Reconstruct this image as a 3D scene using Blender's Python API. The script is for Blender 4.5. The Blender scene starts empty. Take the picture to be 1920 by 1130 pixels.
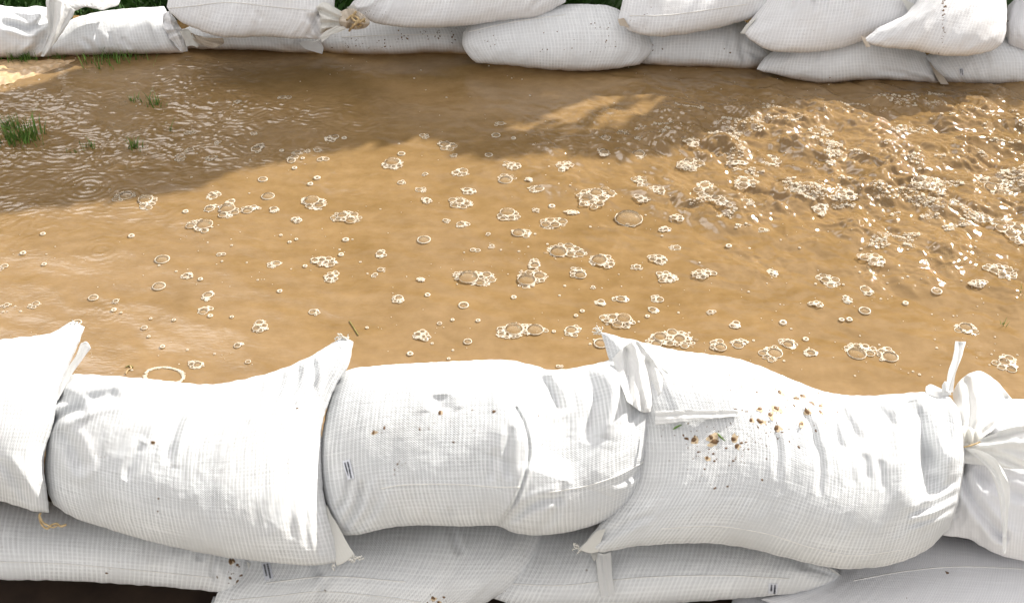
import bpy, math, random
import numpy as np
from mathutils import Vector
from mathutils.bvhtree import BVHTree
R = math.radians
scn = bpy.context.scene
col = scn.collection
PI = math.pi

# ------------------------------------------------------------------ camera
CAMH, PITCH, F = 1.65, R(37), 2059.0
cd = bpy.data.cameras.new('camera'); cam = bpy.data.objects.new('camera', cd); col.objects.link(cam)
cam.location = (0, 0, CAMH); cam.rotation_euler = (PI/2 - PITCH, 0, 0)
cd.sensor_width = 36; cd.lens = 36*F/1920; cd.clip_start = .05; cd.clip_end = 500
scn.camera = cam
scn.render.resolution_x, scn.render.resolution_y = 1024, 602

# ------------------------------------------------------------------ light
SUN = Vector((.57, .56, .62)).normalized()
sd = bpy.data.lights.new('sun', 'SUN'); so = bpy.data.objects.new('sun', sd); col.objects.link(so)
sd.energy = 4.9; sd.angle = R(.5); sd.color = (1, .955, .88)
so.rotation_euler = SUN.to_track_quat('Z', 'Y').to_euler(); so.location = SUN*20
w = bpy.data.worlds.new('World'); scn.world = w; w.use_nodes = True
nt = w.node_tree; N = nt.nodes; L = nt.links; N.clear()
out = N.new('ShaderNodeOutputWorld'); bg = N.new('ShaderNodeBackground'); bg.inputs[1].default_value = .073
sky = N.new('ShaderNodeTexSky'); sky.sky_type = 'NISHITA'; sky.sun_disc = False
sky.sun_elevation = math.asin(SUN.z); sky.sun_rotation = math.atan2(SUN.x, SUN.y)
sky.dust_density = 2.0; sky.ozone_density = .6
tc = N.new('ShaderNodeTexCoord'); mp = N.new('ShaderNodeMapping'); mp.inputs['Scale'].default_value = (1, 1, 2.6)
cn = N.new('ShaderNodeTexNoise'); cn.inputs['Scale'].default_value = 2.3; cn.inputs['Detail'].default_value = 6; cn.inputs['Roughness'].default_value = .55
cr = N.new('ShaderNodeValToRGB'); cr.color_ramp.elements[0].position = .34; cr.color_ramp.elements[1].position = .54
mx = N.new('ShaderNodeMixRGB'); mx.inputs[2].default_value = (8.6, 8.3, 8.0, 1)
L.new(tc.outputs['Generated'], mp.inputs[0]); L.new(mp.outputs[0], cn.inputs[0]); L.new(cn.outputs[0], cr.inputs[0])
dp = N.new('ShaderNodeVectorMath'); dp.operation = 'DOT_PRODUCT'; dp.inputs[1].default_value = Vector((-.40, .48, .78)).normalized(); nv = N.new('ShaderNodeVectorMath'); nv.operation = 'NORMALIZE'
L.new(tc.outputs['Generated'], nv.inputs[0]); L.new(nv.outputs[0], dp.inputs[0])
mr = N.new('ShaderNodeMapRange'); mr.inputs['From Min'].default_value = .95; mr.inputs['From Max'].default_value = .982; mr.interpolation_type = 'SMOOTHSTEP'; L.new(dp.outputs['Value'], mr.inputs['Value'])
cb = N.new('ShaderNodeMixRGB'); cb.inputs[1].default_value = (9.4, 9.0, 8.6, 1); cb.inputs[2].default_value = (60, 58, 56, 1); L.new(mr.outputs[0], cb.inputs[0]); L.new(cb.outputs[0], mx.inputs[2])  # bright patch added to the sky for the left ripples to mirror
L.new(cr.outputs[0], mx.inputs[0]); L.new(sky.outputs[0], mx.inputs[1]); L.new(mx.outputs[0], bg.inputs[0]); L.new(bg.outputs[0], out.inputs[0])
scn.view_settings.view_transform = 'Standard'; scn.view_settings.look = 'None'
scn.view_settings.exposure = .64; scn.view_settings.gamma = 1
scn.render.engine = 'CYCLES'
scn.cycles.max_bounces = 8; scn.cycles.transparent_max_bounces = 16

# ------------------------------------------------------------------ geometry of the view (where each thing stands)
FW = np.array([0, math.cos(PITCH), -math.sin(PITCH)]); UP = np.array([0, math.sin(PITCH), math.cos(PITCH)]); RT = np.array([1., 0, 0])
CC = np.array([0, 0, CAMH])
def ray(px, py):
    px = np.asarray(px, float); py = np.asarray(py, float)
    return FW + ((px-960)/F)[..., None]*RT - ((py-565)/F)[..., None]*UP
def on_z(px, py, z=0.):
    r = ray(px, py); t = (z-CAMH)/r[..., 2]
    return CC + r*t[..., None]

# ------------------------------------------------------------------ noise
class Perlin:
    def __init__(s, seed):
        g = np.random.RandomState(seed); s.p = g.permutation(256); s.p = np.concatenate([s.p, s.p])
        a = g.rand(256)*2*PI; s.g = np.stack([np.cos(a), np.sin(a)], 1)
    def __call__(s, x, y):
        xi = np.floor(x).astype(int); yi = np.floor(y).astype(int); xf = x-xi; yf = y-yi; xi &= 255; yi &= 255
        u = xf**3*(xf*(xf*6-15)+10); v = yf**3*(yf*(yf*6-15)+10)
        def gr(ix, iy, dx, dy):
            h = s.g[s.p[s.p[ix & 255]+(iy & 255)] & 255]; return h[..., 0]*dx+h[..., 1]*dy
        a = gr(xi, yi, xf, yf); b = gr(xi+1, yi, xf-1, yf); c = gr(xi, yi+1, xf, yf-1); d = gr(xi+1, yi+1, xf-1, yf-1)
        return ((a+(b-a)*u)+((c+(d-c)*u)-(a+(b-a)*u))*v)*1.45
NZ = [Perlin(i) for i in range(12)]
def worley(x, y, seed=0):
    """distance to the nearest of one jittered point per cell"""
    g = np.random.RandomState(seed); p = g.permutation(256); p = np.concatenate([p, p]); jx, jy = g.rand(256), g.rand(256)
    xi, yi = np.floor(x).astype(int), np.floor(y).astype(int); d = np.full(x.shape, 9.)
    for a in (-1, 0, 1):
        for b in (-1, 0, 1):
            k = p[p[(xi+a) & 255]+((yi+b) & 255)]; d = np.minimum(d, (xi+a+jx[k]-x)**2+(yi+b+jy[k]-y)**2)
    return np.sqrt(d)
def sstep(a, b, x):
    t = np.clip((x-a)/(b-a), 0, 1); return t*t*(3-2*t)

# ------------------------------------------------------------------ materials
def mat(name):
    m = bpy.data.materials.new(name); m.use_nodes = True; nt = m.node_tree
    return m, nt, nt.nodes, nt.links, nt.nodes['Principled BSDF']
def mth(N, L, op, a, b=None, c=None):
    n = N.new('ShaderNodeMath'); n.operation = op
    for i, v in enumerate((a, b, c)):
        if v is None: continue
        if isinstance(v, (int, float)): n.inputs[i].default_value = v
        else: L.new(v, n.inputs[i])
    return n.outputs[0]
def noise(N, L, vec, scale, detail=3, rough=.5):
    n = N.new('ShaderNodeTexNoise'); n.inputs['Scale'].default_value = scale; n.inputs['Detail'].default_value = detail; n.inputs['Roughness'].default_value = rough
    if vec is not None: L.new(vec, n.inputs[0])
    return n.outputs[0]
def ramp(N, L, fac, pts):
    n = N.new('ShaderNodeValToRGB'); e = n.color_ramp.elements
    while len(e) < len(pts): e.new(.5)
    for i, (p, c) in enumerate(pts): e[i].position = p; e[i].color = (*c, 1) if len(c) == 3 else c
    L.new(fac, n.inputs[0]); return n.outputs[0]
def mix(N, L, fac, a, b, bt='MIX'):
    n = N.new('ShaderNodeMixRGB'); n.blend_type = bt
    for i, v in enumerate((fac, a, b)):
        if isinstance(v, (int, float)): n.inputs[i].default_value = v
        elif isinstance(v, tuple): n.inputs[i].default_value = (*v, 1)
        else: L.new(v, n.inputs[i])
    return n.outputs[0]
def simple(name, c, rough=.7, var=.15, scale=30, spec=.3):
    m, nt, N, L, b = mat(name); tc = N.new('ShaderNodeTexCoord')
    f = noise(N, L, tc.outputs['Object'], scale, 4)
    lo = tuple(x*(1-var) for x in c); hi = tuple(min(1, x*(1+var)) for x in c)
    L.new(ramp(N, L, f, [(.3, lo), (.7, hi)]), b.inputs['Base Color']); b.inputs['Roughness'].default_value = rough
    b.inputs['Specular IOR Level'].default_value = spec
    return m

def cloth(name, white=(.775, .79, .80), gap=(.40, .41, .42), pitch=.0085, amt=1., thin=0., waterline=False, stain=.5):
    m, nt, N, L, b = mat(name)
    tc = N.new('ShaderNodeTexCoord'); sp = N.new('ShaderNodeSeparateXYZ'); L.new(tc.outputs['UV'], sp.inputs[0])
    oi = N.new('ShaderNodeObjectInfo'); gp = N.new('ShaderNodeNewGeometry')
    wob = noise(N, L, tc.outputs['UV'], 14, 2)
    U = mth(N, L, 'ADD', sp.outputs[0], mth(N, L, 'MULTIPLY', wob, .006)); V = mth(N, L, 'ADD', sp.outputs[1], mth(N, L, 'MULTIPLY', wob, .006))
    def lines(c, p, w):
        f = mth(N, L, 'FRACT', mth(N, L, 'DIVIDE', c, p)); d = mth(N, L, 'ABSOLUTE', mth(N, L, 'SUBTRACT', f, .5))
        return mth(N, L, 'SMOOTH_MIN', mth(N, L, 'MAXIMUM', mth(N, L, 'SUBTRACT', 1, mth(N, L, 'DIVIDE', d, w)), 0), 1, .1)
    # tape pattern: stretched noise gives every tape its own tone
    cmb = N.new('ShaderNodeCombineXYZ'); L.new(mth(N, L, 'MULTIPLY', U, 1/.0035), cmb.inputs[0]); L.new(mth(N, L, 'MULTIPLY', V, 14.), cmb.inputs[1])
    tu = noise(N, L, cmb.outputs[0], 1, 2, .6)
    cm2 = N.new('ShaderNodeCombineXYZ'); L.new(mth(N, L, 'MULTIPLY', U, 9.), cm2.inputs[0]); L.new(mth(N, L, 'MULTIPLY', V, 1/.004), cm2.inputs[1])
    tv = noise(N, L, cm2.outputs[0], 1, 2, .6)
    lu = lines(U, pitch, .24); lv = lines(V, pitch*1.15, .22); lv2 = lines(V, .071, .018)
    dots = mth(N, L, 'MULTIPLY', mth(N, L, 'SINE', mth(N, L, 'MULTIPLY', U, 2*PI/.0058)), mth(N, L, 'SINE', mth(N, L, 'MULTIPLY', V, 2*PI/.0054)))
    patch = ramp(N, L, noise(N, L, tc.outputs['UV'], 7, 3), [(.34, (.12,)*3), (.66, (1,)*3)])
    g = mth(N, L, 'ADD', mth(N, L, 'MULTIPLY', lu, .75), mth(N, L, 'MULTIPLY', lv, .32))
    g = mth(N, L, 'ADD', g, mth(N, L, 'MULTIPLY', lv2, .5))
    g = mth(N, L, 'ADD', g, mth(N, L, 'MULTIPLY', mth(N, L, 'SUBTRACT', tu, .5), 1.1))
    g = mth(N, L, 'ADD', g, mth(N, L, 'MULTIPLY', mth(N, L, 'SUBTRACT', tv, .5), .9))
    g = mth(N, L, 'ADD', g, mth(N, L, 'MULTIPLY', dots, .30))
    g = mth(N, L, 'MULTIPLY', g, mth(N, L, 'MULTIPLY', patch, amt))
    fac = mth(N, L, 'ADD', g, .36)
    colr = ramp(N, L, fac, [(0., gap), (.75, white)])
    big = noise(N, L, tc.outputs['Object'], 5.5, 4, .6)
    colr = mix(N, L, mth(N, L, 'MULTIPLY', ramp(N, L, big, [(.45, (0,)*3), (.8, (1,)*3)]), .22*stain), colr, (.52, .43, .32))
    spk = noise(N, L, tc.outputs['Object'], 150, 2); colr = mix(N, L, mth(N, L, 'MULTIPLY', ramp(N, L, spk, [(.745, (0,)*3), (.77, (1,)*3)]), .8*stain), colr, (.22, .13, .07))
    if waterline:
        z = N.new('ShaderNodeSeparateXYZ'); L.new(gp.outputs['Position'], z.inputs[0])
        h = mth(N, L, 'ADD', z.outputs[2], mth(N, L, 'MULTIPLY', mth(N, L, 'SUBTRACT', noise(N, L, gp.outputs['Position'], 16, 3), .5), .03))
        colr = mix(N, L, ramp(N, L, mth(N, L, 'MULTIPLY', h, 10), [(.0, (1,)*3), (.20, (.45,)*3), (.42, (0,)*3)]), colr, (.36, .22, .10))
    L.new(colr, b.inputs['Base Color'])
    b.inputs['Roughness'].default_value = .5; b.inputs['Specular IOR Level'].default_value = .25
    bm = N.new('ShaderNodeBump'); bm.inputs['Strength'].default_value = .38*min(1, amt+.3); bm.inputs['Distance'].default_value = .0022
    hb = mth(N, L, 'ADD', mth(N, L, 'MULTIPLY', dots, .3), mth(N, L, 'MULTIPLY', mth(N, L, 'ADD', tu, tv), .9))
    hb = mth(N, L, 'ADD', hb, mth(N, L, 'MULTIPLY', noise(N, L, tc.outputs['UV'], 45, 3, .6), 1.6))
    L.new(hb, bm.inputs['Height']); L.new(bm.outputs[0], b.inputs['Normal'])
    if thin > 0:
        tr = N.new('ShaderNodeBsdfTranslucent'); tr.inputs[0].default_value = (.9, .9, .88, 1)
        ms = N.new('ShaderNodeMixShader'); ms.inputs[0].default_value = thin
        o = N['Material Output']; L.new(b.outputs[0], ms.inputs[1]); L.new(tr.outputs[0], ms.inputs[2]); L.new(ms.outputs[0], o.inputs[0])
    return m
M = {}
M['cloth'] = cloth('woven_cloth')
M['cloth_low'] = cloth('woven_cloth_lower', white=(.885, .90, .91), gap=(.56, .57, .58), pitch=.0105, amt=1.1)
M['cloth_fine'] = cloth('woven_cloth_fine', white=(.84, .845, .87), gap=(.62, .625, .65), pitch=.007, amt=.55, stain=.2)
M['cloth_back'] = cloth('woven_cloth_back', white=(.835, .85, .865), gap=(.60, .61, .62), pitch=.012, amt=1., waterline=True, stain=.5)
M['cloth_backtop'] = cloth('woven_cloth_back_top', white=(.85, .855, .87), gap=(.61, .61, .625), pitch=.012, amt=.95, stain=.9)
M['thin'] = cloth('thin_cloth', white=(.88, .88, .87), gap=(.76, .76, .75), amt=.4, thin=.2, stain=.1)
M['hem'] = cloth('hem_cloth', white=(.82, .81, .77), gap=(.66, .65, .60), amt=.35, thin=.18, stain=.25)
M['old'] = cloth('stained_cloth', white=(.76, .68, .58), gap=(.45, .37, .28), amt=.5, thin=.15, stain=1.5)
M['mud'] = simple('wet_mud', (.15, .085, .04), .45, .4, 200)
M['stain'] = simple('dried_mud', (.60, .47, .31), .7, .25, 300)
M['straw'] = simple('straw', (.50, .37, .20), .7, .3, 120)
M['thread'] = simple('white_thread', (.78, .76, .70), .8, .1)
M['ink'] = simple('ink', (.04, .045, .06), .6)
M['tag'] = simple('tag_film', (.72, .74, .80), .4, .04)
M['seam'] = simple('seam_thread', (.80, .79, .76), .7, .1)
M['ground'] = simple('ground_mud', (.035, .020, .012), .85, .5, 9)
M['bark'] = simple('bark', (.12, .08, .05), .9, .3, 12)
M['leaf'] = simple('leaf', (.05, .09, .02), .6, .3, 5)
M['grass'] = simple('grass_blade', (.11, .21, .035), .55, .45, 22)
M['debris'] = simple('plant_debris', (.22, .20, .06), .7, .3, 60)

def foam_mat():
    m, nt, N, L, b = mat('foam_film'); N.remove(b)
    fr = N.new('ShaderNodeFresnel'); fr.inputs[0].default_value = 1.16
    gl = N.new('ShaderNodeBsdfGlossy'); gl.inputs['Roughness'].default_value = .04
    tr = N.new('ShaderNodeBsdfTransparent'); df = N.new('ShaderNodeBsdfDiffuse'); df.inputs[0].default_value = (.93, .80, .60, 1)
    a = N.new('ShaderNodeMixShader'); a.inputs[0].default_value = .10; L.new(tr.outputs[0], a.inputs[1]); L.new(df.outputs[0], a.inputs[2])
    c = N.new('ShaderNodeMixShader'); L.new(fr.outputs[0], c.inputs[0]); L.new(a.outputs[0], c.inputs[1]); L.new(gl.outputs[0], c.inputs[2])
    L.new(c.outputs[0], N['Material Output'].inputs[0]); return m
M['film'] = foam_mat()
m, nt, N, L, b = mat('foam_white'); M['foam'] = m
b.inputs['Base Color'].default_value = (.90, .83, .70, 1); b.inputs['Roughness'].default_value = .25
tr = N.new('ShaderNodeBsdfTranslucent'); tr.inputs[0].default_value = (.90, .78, .60, 1); ms = N.new('ShaderNodeMixShader'); ms.inputs[0].default_value = .4
L.new(b.outputs[0], ms.inputs[1]); L.new(tr.outputs[0], ms.inputs[2]); L.new(ms.outputs[0], N['Material Output'].inputs[0])

# water: opaque muddy flood water, glossy skin
m, nt, N, L, b = mat('flood_water'); M['water'] = m
gp = N.new('ShaderNodeNewGeometry')
mpn = N.new('ShaderNodeMapping'); mpn.inputs['Scale'].default_value = (1, 2.2, 1); L.new(gp.outputs['Position'], mpn.inputs[0])
n1 = noise(N, L, mpn.outputs[0], 2.2, 5, .6); n2 = noise(N, L, gp.outputs['Position'], 26, 4, .65)
n3 = noise(N, L, mpn.outputs[0], 9, 4, .6)
c1 = ramp(N, L, n1, [(.35, (.210, .129, .050)), (.65, (.288, .184, .082))])
c1 = mix(N, L, .30, c1, ramp(N, L, n3, [(.35, (.165, .098, .031)), (.68, (.33, .217, .106))]))
c1 = mix(N, L, .22, c1, ramp(N, L, n2, [(.35, (.17, .10, .038)), (.65, (.32, .21, .105))]))
L.new(c1, b.inputs['Base Color']); b.inputs['Roughness'].default_value = .05; b.inputs['IOR'].default_value = 1.45
b.inputs['Subsurface Weight'].default_value = .06; b.inputs['Subsurface Radius'].default_value = (1., .55, .2); b.inputs['Subsurface Scale'].default_value = .012
bp = N.new('ShaderNodeBump'); bp.inputs['Strength'].default_value = .15; bp.inputs['Distance'].default_value = .004
L.new(noise(N, L, mpn.outputs[0], 60, 4, .55), bp.inputs['Height']); L.new(bp.outputs[0], b.inputs['Normal'])

# ------------------------------------------------------------------ object helpers
def tag(o, label=None, cat=None, group=None, kind=None):
    if label: o['label'] = label
    if cat: o['category'] = cat
    if group: o['group'] = group
    if kind: o['kind'] = kind
    return o
def link(name, verts, faces, m, parent=None, uv=None, smooth=True, origin=None):
    me = bpy.data.meshes.new(name); v = np.asarray(verts, np.float32)
    if origin is not None: v = v-np.asarray(origin, np.float32)
    fa = np.asarray(faces, np.int32) if not isinstance(faces, list) or len(set(map(len, faces))) == 1 else None
    if fa is not None:
        k = fa.shape[1]; me.vertices.add(len(v)); me.vertices.foreach_set('co', v.ravel()); me.loops.add(fa.size); me.loops.foreach_set('vertex_index', fa.ravel())
        me.polygons.add(len(fa)); me.polygons.foreach_set('loop_start', np.arange(0, fa.size, k, dtype=np.int32)); me.polygons.foreach_set('loop_total', np.full(len(fa), k, np.int32))
        me.update(calc_edges=True); me.validate()
    else:
        me.from_pydata(v.tolist(), [], faces)
    if uv is not None and fa is not None:
        l = me.uv_layers.new(name='UVMap'); l.data.foreach_set('uv', np.asarray(uv, np.float32)[fa.ravel()].ravel())
    if smooth: me.polygons.foreach_set('use_smooth', np.ones(len(me.polygons), bool))
    ms = m if isinstance(m, (list, tuple)) else [m]
    for q in ms: me.materials.append(q)
    o = bpy.data.objects.new(name, me); col.objects.link(o)
    if origin is not None: o.location = origin
    if parent is not None:
        o.parent = parent
        o.location = Vector(o.location)-Vector(parent.location)
    return o
def resamp(pts, n, tt=None):
    p = np.array(pts, float)
    if len(p) > 2:
        e = np.vstack([2*p[0]-p[1], p, 2*p[-1]-p[-2]]); o = []
        for i in range(1, len(e)-2):
            t = np.linspace(0, 1, 24, endpoint=False)[:, None]
            a, b, c, d = e[i-1], e[i], e[i+1], e[i+2]
            o.append(.5*((2*b)+(-a+c)*t+(2*a-5*b+4*c-d)*t*t+(-a+3*b-3*c+d)*t**3))
        p = np.vstack(o+[p[-1:]])
    s = np.concatenate([[0], np.cumsum(np.linalg.norm(np.diff(p, axis=0), axis=1))]); s /= s[-1]
    t = np.linspace(0, 1, n) if tt is None else tt
    return np.stack([np.interp(t, s, p[:, i]) for i in range(p.shape[1])], 1)
def polydist(PX, PY, line):
    """unsigned distance, sign (left/right) and position along a polyline"""
    l = resamp(line, max(8, 6*len(line))) if len(line) > 2 else np.array(line, float)
    best = np.full(PX.shape, 1e9); sg = np.zeros(PX.shape); al = np.zeros(PX.shape); n = len(l)-1
    for i in range(n):
        a, b = l[i], l[i+1]; d = b-a; q = d@d+1e-9
        t = np.clip(((PX-a[0])*d[0]+(PY-a[1])*d[1])/q, 0, 1)
        dx = PX-a[0]-t*d[0]; dy = PY-a[1]-t*d[1]; ds = np.hypot(dx, dy); k = ds < best
        best = np.where(k, ds, best); sg = np.where(k, np.sign(d[0]*dy-d[1]*dx), sg); al = np.where(k, (i+t)/n, al)
    return best, sg, al

BAGS = {}
def pillow(name, top, right, bottom, left, zb, pyb, theta, T, m, dd=0., nu=150, nv=90, a=.5, b=.5, creases=(), wr=.0028, wf=1., ends=(.5, .5),
           seed=0, parent=None, phi=0., jit=1.1, ref=None, offs=None, depth_fn=None, fine=1., skew=0.):
    """A filled (or, with small T, flat) cloth shape: outline given as four sides, depth by a tilted plane; T = half thickness in metres."""
    tu = .5-.5*np.cos(np.linspace(0, PI, nu)); tv = .5-.5*np.cos(np.linspace(0, PI, nv))
    tu = .35*np.linspace(0, 1, nu)+.65*tu; tv = .35*np.linspace(0, 1, nv)+.65*tv
    Tp, Bt = resamp(top, nu, tu), resamp(bottom, nu, tu); Lf, Rg = resamp(left, nv, tv), resamp(right, nv, tv)
    Lf[0] = Tp[0]; Lf[-1] = Bt[0]; Rg[0] = Tp[-1]; Rg[-1] = Bt[-1]
    U, V = np.meshgrid(tu, tv)
    P = ((1-V)[..., None]*Tp[None]+V[..., None]*Bt[None]+(1-U)[..., None]*Lf[:, None]+U[..., None]*Rg[:, None]
         - ((1-U)*(1-V))[..., None]*Tp[0]-(U*(1-V))[..., None]*Tp[-1]-((1-U)*V)[..., None]*Bt[0]-(U*V)[..., None]*Bt[-1])
    nz = NZ[seed % 8]; o = seed*7.31
    if jit: # crinkled outline
        edge = np.exp(-np.minimum(np.minimum(U, 1-U), np.minimum(V, 1-V))*30)
        P[..., 0] += edge*jit*nz(P[..., 0]/13+o, P[..., 1]/13); P[..., 1] += edge*jit*1.3*nz(P[..., 0]/17+o+9, P[..., 1]/17+5)
    PX, PY = P[..., 0], P[..., 1]; r = ray(PX, PY)
    if depth_fn is not None: D = depth_fn(U, V, PX, PY)
    else:
        th = R(theta); ph = R(phi); n = np.array([-math.sin(ph), -math.sin(th), math.cos(th)*math.cos(ph)])
        cx = (np.array(bottom)[:, 0].min()+np.array(bottom)[:, 0].max())/2
        P0 = on_z(cx, pyb, zb); D = ((P0-CC)@n)/(r@n)-dd
    eu = np.clip(4*U*(1-U), 0, 1); ev = np.clip(4*V*(1-V), 0, 1)
    H = T*eu**a*ev**b*(1+skew*(V-.5)); wr = wr*1.4 if T > .01 else wr
    mmpx = D/F                                   # metres per pixel
    lenm = (PX.max()-PX.min())*mmpx.mean(); widm = (PY.max()-PY.min())*mmpx.mean()*1.1
    mu, mv = U*lenm, V*widm
    soft = np.clip(eu*ev*6, 0, 1)
    endm = ends[0]*np.exp(-U*5)+ends[1]*np.exp(-(1-U)*5)
    edv = np.exp(-V*6)+.6*np.exp(-(1-V)*7)
    wx = mu+.02*nz(mu*6+o, mv*5)
    W = nz(wx*26*wf+o, mv*4.2+o)*.8*(.30+.8*endm+.9*edv)+nz(wx*60*wf+o+3, mv*8)*.28*(.25+endm+edv)
    W += nz(mu*6+o+11, mv*6+4)*.8 + (1-2*np.abs(nz(mu*22*wf+mv*6+o+2, mv*7-mu*4+o)))*.14+nz(mu*90, mv*85+o)*.10+(1-2*np.abs(nz(mu*13*wf-mv*9+o+2, mv*9+mu*5+o+7)))*.15
    W += np.abs(nz(mu*9*wf+mv*7+o, mv*5-mu*3+2*o))*-1.1*(.5+endm)
    dH = wr*W*soft*fine
    for c in creases:
        k, line, wpx, dep = c[:4]; dep = dep*(1.15 if T > .01 else 1); ds, sg, al = polydist(PX, PY, line)
        tap = np.clip(np.minimum(al, 1-al)*5, 0, 1)**.6 if (len(c) < 5 or c[4]) else 1.
        if k == 'v': dH += -dep*np.exp(-(ds/wpx)**2)*tap + .35*dep*np.exp(-((ds-2*wpx)/wpx)**2)*tap
        elif k == 'r': dH += dep*np.exp(-(ds/wpx)**2)*tap
        else: # step: raised on the left-hand side of the line direction
            s = ds*sg; dH += dep*tap*(1/(1+np.exp(np.clip(s/(wpx*.22), -30, 30))))*np.exp(-np.maximum(-s, 0)/(wpx*4))
    front = CC+r*(D-H/1.05-dH)[..., None]; back = CC+r*(D+H/1.05-(dH if T < .01 else 0))[..., None]
    if T < .01: # a sheet keeps its real 1.2 mm thickness
        pass
    nn = nu*nv; vid = np.arange(nn).reshape(nv, nu); bid = vid.copy(); inner = np.zeros((nv, nu), bool); inner[1:-1, 1:-1] = True
    bid[inner] = nn+np.arange(inner.sum())
    verts = np.vstack([front.reshape(-1, 3), back[inner]])
    fq = np.stack([vid[:-1, :-1], vid[1:, :-1], vid[1:, 1:], vid[:-1, 1:]], -1).reshape(-1, 4)
    bq = np.stack([bid[:-1, :-1], bid[:-1, 1:], bid[1:, 1:], bid[1:, :-1]], -1).reshape(-1, 4)
    uvf = np.stack([mu, mv], -1).reshape(-1, 2); uv = np.vstack([uvf, np.stack([mu, mv], -1)[inner]])
    faces = np.vstack([fq, bq])
    org = verts.mean(0); org[2] = verts[:, 2].min()
    ob = link(name, verts, faces, m, parent, uv, origin=org if parent is None else np.array(parent.location))
    ob['_'] = 0; del ob['_']
    bv = BVHTree.FromPolygons([Vector(x) for x in front.reshape(-1, 3)], fq.tolist())
    ob_info = dict(ob=ob, bv=bv, D=D, PX=PX, PY=PY, front=front)
    return ob, ob_info
def hit(info, px, py):
    r = ray(px, py); q = info['bv'].ray_cast(Vector(CC), Vector(r).normalized())
    if q[0] is None:
        i = np.argmin((info['PX']-px)**2+(info['PY']-py)**2); p = Vector(info['front'].reshape(-1, 3)[i]); return p, Vector((0, -.5, .86))
    n = q[1]
    if n.dot(Vector(r)) > 0: n = -n
    return q[0], n
def dep(info, px, py):
    p, n = hit(info, px, py); return float((np.array(p)-CC)@FW)
def bag(key, label, *args, group=None, cat='sandbag', **kw):
    ob, inf = pillow('sandbag', *args, **kw)
    tag(ob, label, cat, group); BAGS[key] = inf
    return ob
def sheet(name, key, top, right, bottom, left, offs, m='thin', T=.0007, wr=.0025, nu=40, nv=30, creases=(), seed=3, parent=None, wf=1., jit=.8, lift=None, conform=False):
    """cloth flap over bag `key`; offs = distance towards the camera at TL, TR, BL, BR"""
    inf = BAGS[key]; c = [top[0], top[-1], bottom[0], bottom[-1]]
    if lift is None: Dc = [dep(inf, *p)-o for p, o in zip(c, offs)]
    else: Dc = [lift-o for o in offs]
    fn = lambda U, V, PX, PY: Dc[0]*(1-U)*(1-V)+Dc[1]*U*(1-V)+Dc[2]*(1-U)*V+Dc[3]*U*V
    if conform:
        tt = np.linspace(0, 1, 13); da = np.array([dep(inf, *p) for p in resamp(top, 13)])-.003; db = np.array([dep(inf, *p) for p in resamp(bottom, 13)])-.003
        fn = lambda U, V, PX, PY: np.interp(U, tt, da)*(1-V)+np.interp(U, tt, db)*V-(offs[0]*(1-U)+offs[1]*U)
    ob, i2 = pillow(name, top, right, bottom, left, 0, 0, 0, T, M[m], nu=nu, nv=nv, creases=creases, wr=wr, seed=seed, parent=parent or inf['ob'], depth_fn=fn, wf=wf, jit=jit)
    return ob, i2
def tube(path, rad, seg=6):
    p = np.array(path, float); n = len(p); rad = np.full(n, rad) if np.isscalar(rad) else np.array(rad)
    tg = np.gradient(p, axis=0); tg /= np.linalg.norm(tg, axis=1)[:, None]+1e-12
    ref = np.array([.3, .2, .93]); x = np.cross(tg, ref); x /= np.linalg.norm(x, axis=1)[:, None]+1e-12; y = np.cross(tg, x)
    an = np.arange(seg)*2*PI/seg
    v = p[:, None]+rad[:, None, None]*(np.cos(an)[None, :, None]*x[:, None]+np.sin(an)[None, :, None]*y[:, None])
    f = []
    for i in range(n-1):
        for j in range(seg): f.append((i*seg+j, i*seg+(j+1) % seg, (i+1)*seg+(j+1) % seg, (i+1)*seg+j))
    return v.reshape(-1, 3), f
class MB:
    def __init__(s): s.v = []; s.f = []; s.n = 0; s.mi = []
    def add(s, v, f, mi=0):
        s.v.append(np.asarray(v, float)); s.f += [tuple(int(i)+s.n for i in q) for q in f]; s.n += len(v); s.mi += [mi]*len(f)
    def build(s, name, m, parent=None, origin=None, smooth=True):
        V = np.vstack(s.v)
        if parent is None and origin is None: origin = V.mean(0); origin[2] = V[:, 2].min()
        if parent is not None: origin = np.array(parent.location)
        tri = [q for q in s.f]
        o = link(name, V, [list(q)+[q[-1]]*0 for q in tri], m, parent, None, smooth, origin)
        if len(o.data.materials) > 1 and len(o.data.polygons) == len(s.mi): o.data.polygons.foreach_set('material_index', np.array(s.mi, np.int32))
        return o
def fray(key, px, py, size, n, seed, parent=None, m='thread', off=.004):
    """a tuft of loose thread ends at the corner of a bag"""
    g = random.Random(seed); b = MB(); inf = BAGS[key]; D = dep(inf, px, py)-off
    for i in range(n):
        x, y = px+g.uniform(-1, 1)*size*.3, py+g.uniform(-1, 1)*size*.3; a = g.uniform(0, 6.28); pts = []
        for k in range(7):
            pts.append(CC+ray(x, y)*(D+g.uniform(-.003, .003))); a += g.uniform(-1.1, 1.1); x += math.cos(a)*size*.18; y += math.sin(a)*size*.18
        b.add(*tube(resamp(pts, 14), .0011, 4))
    return b.build('frayed_thread', M[m], parent or inf['ob'])
def twine(name, key, pts, rad, m, parent=None, off=.004, D=None):
    inf = BAGS[key]; p = []
    for q in pts:
        d = (dep(inf, q[0], q[1]) if D is None else D)-(q[2] if len(q) > 2 else off); p.append(CC+ray(q[0], q[1])*d)
    b = MB(); p = resamp(p, 10*len(pts)); b.add(*tube(p, rad, 6)); return b.build(name, M[m], parent or inf['ob'])
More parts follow.
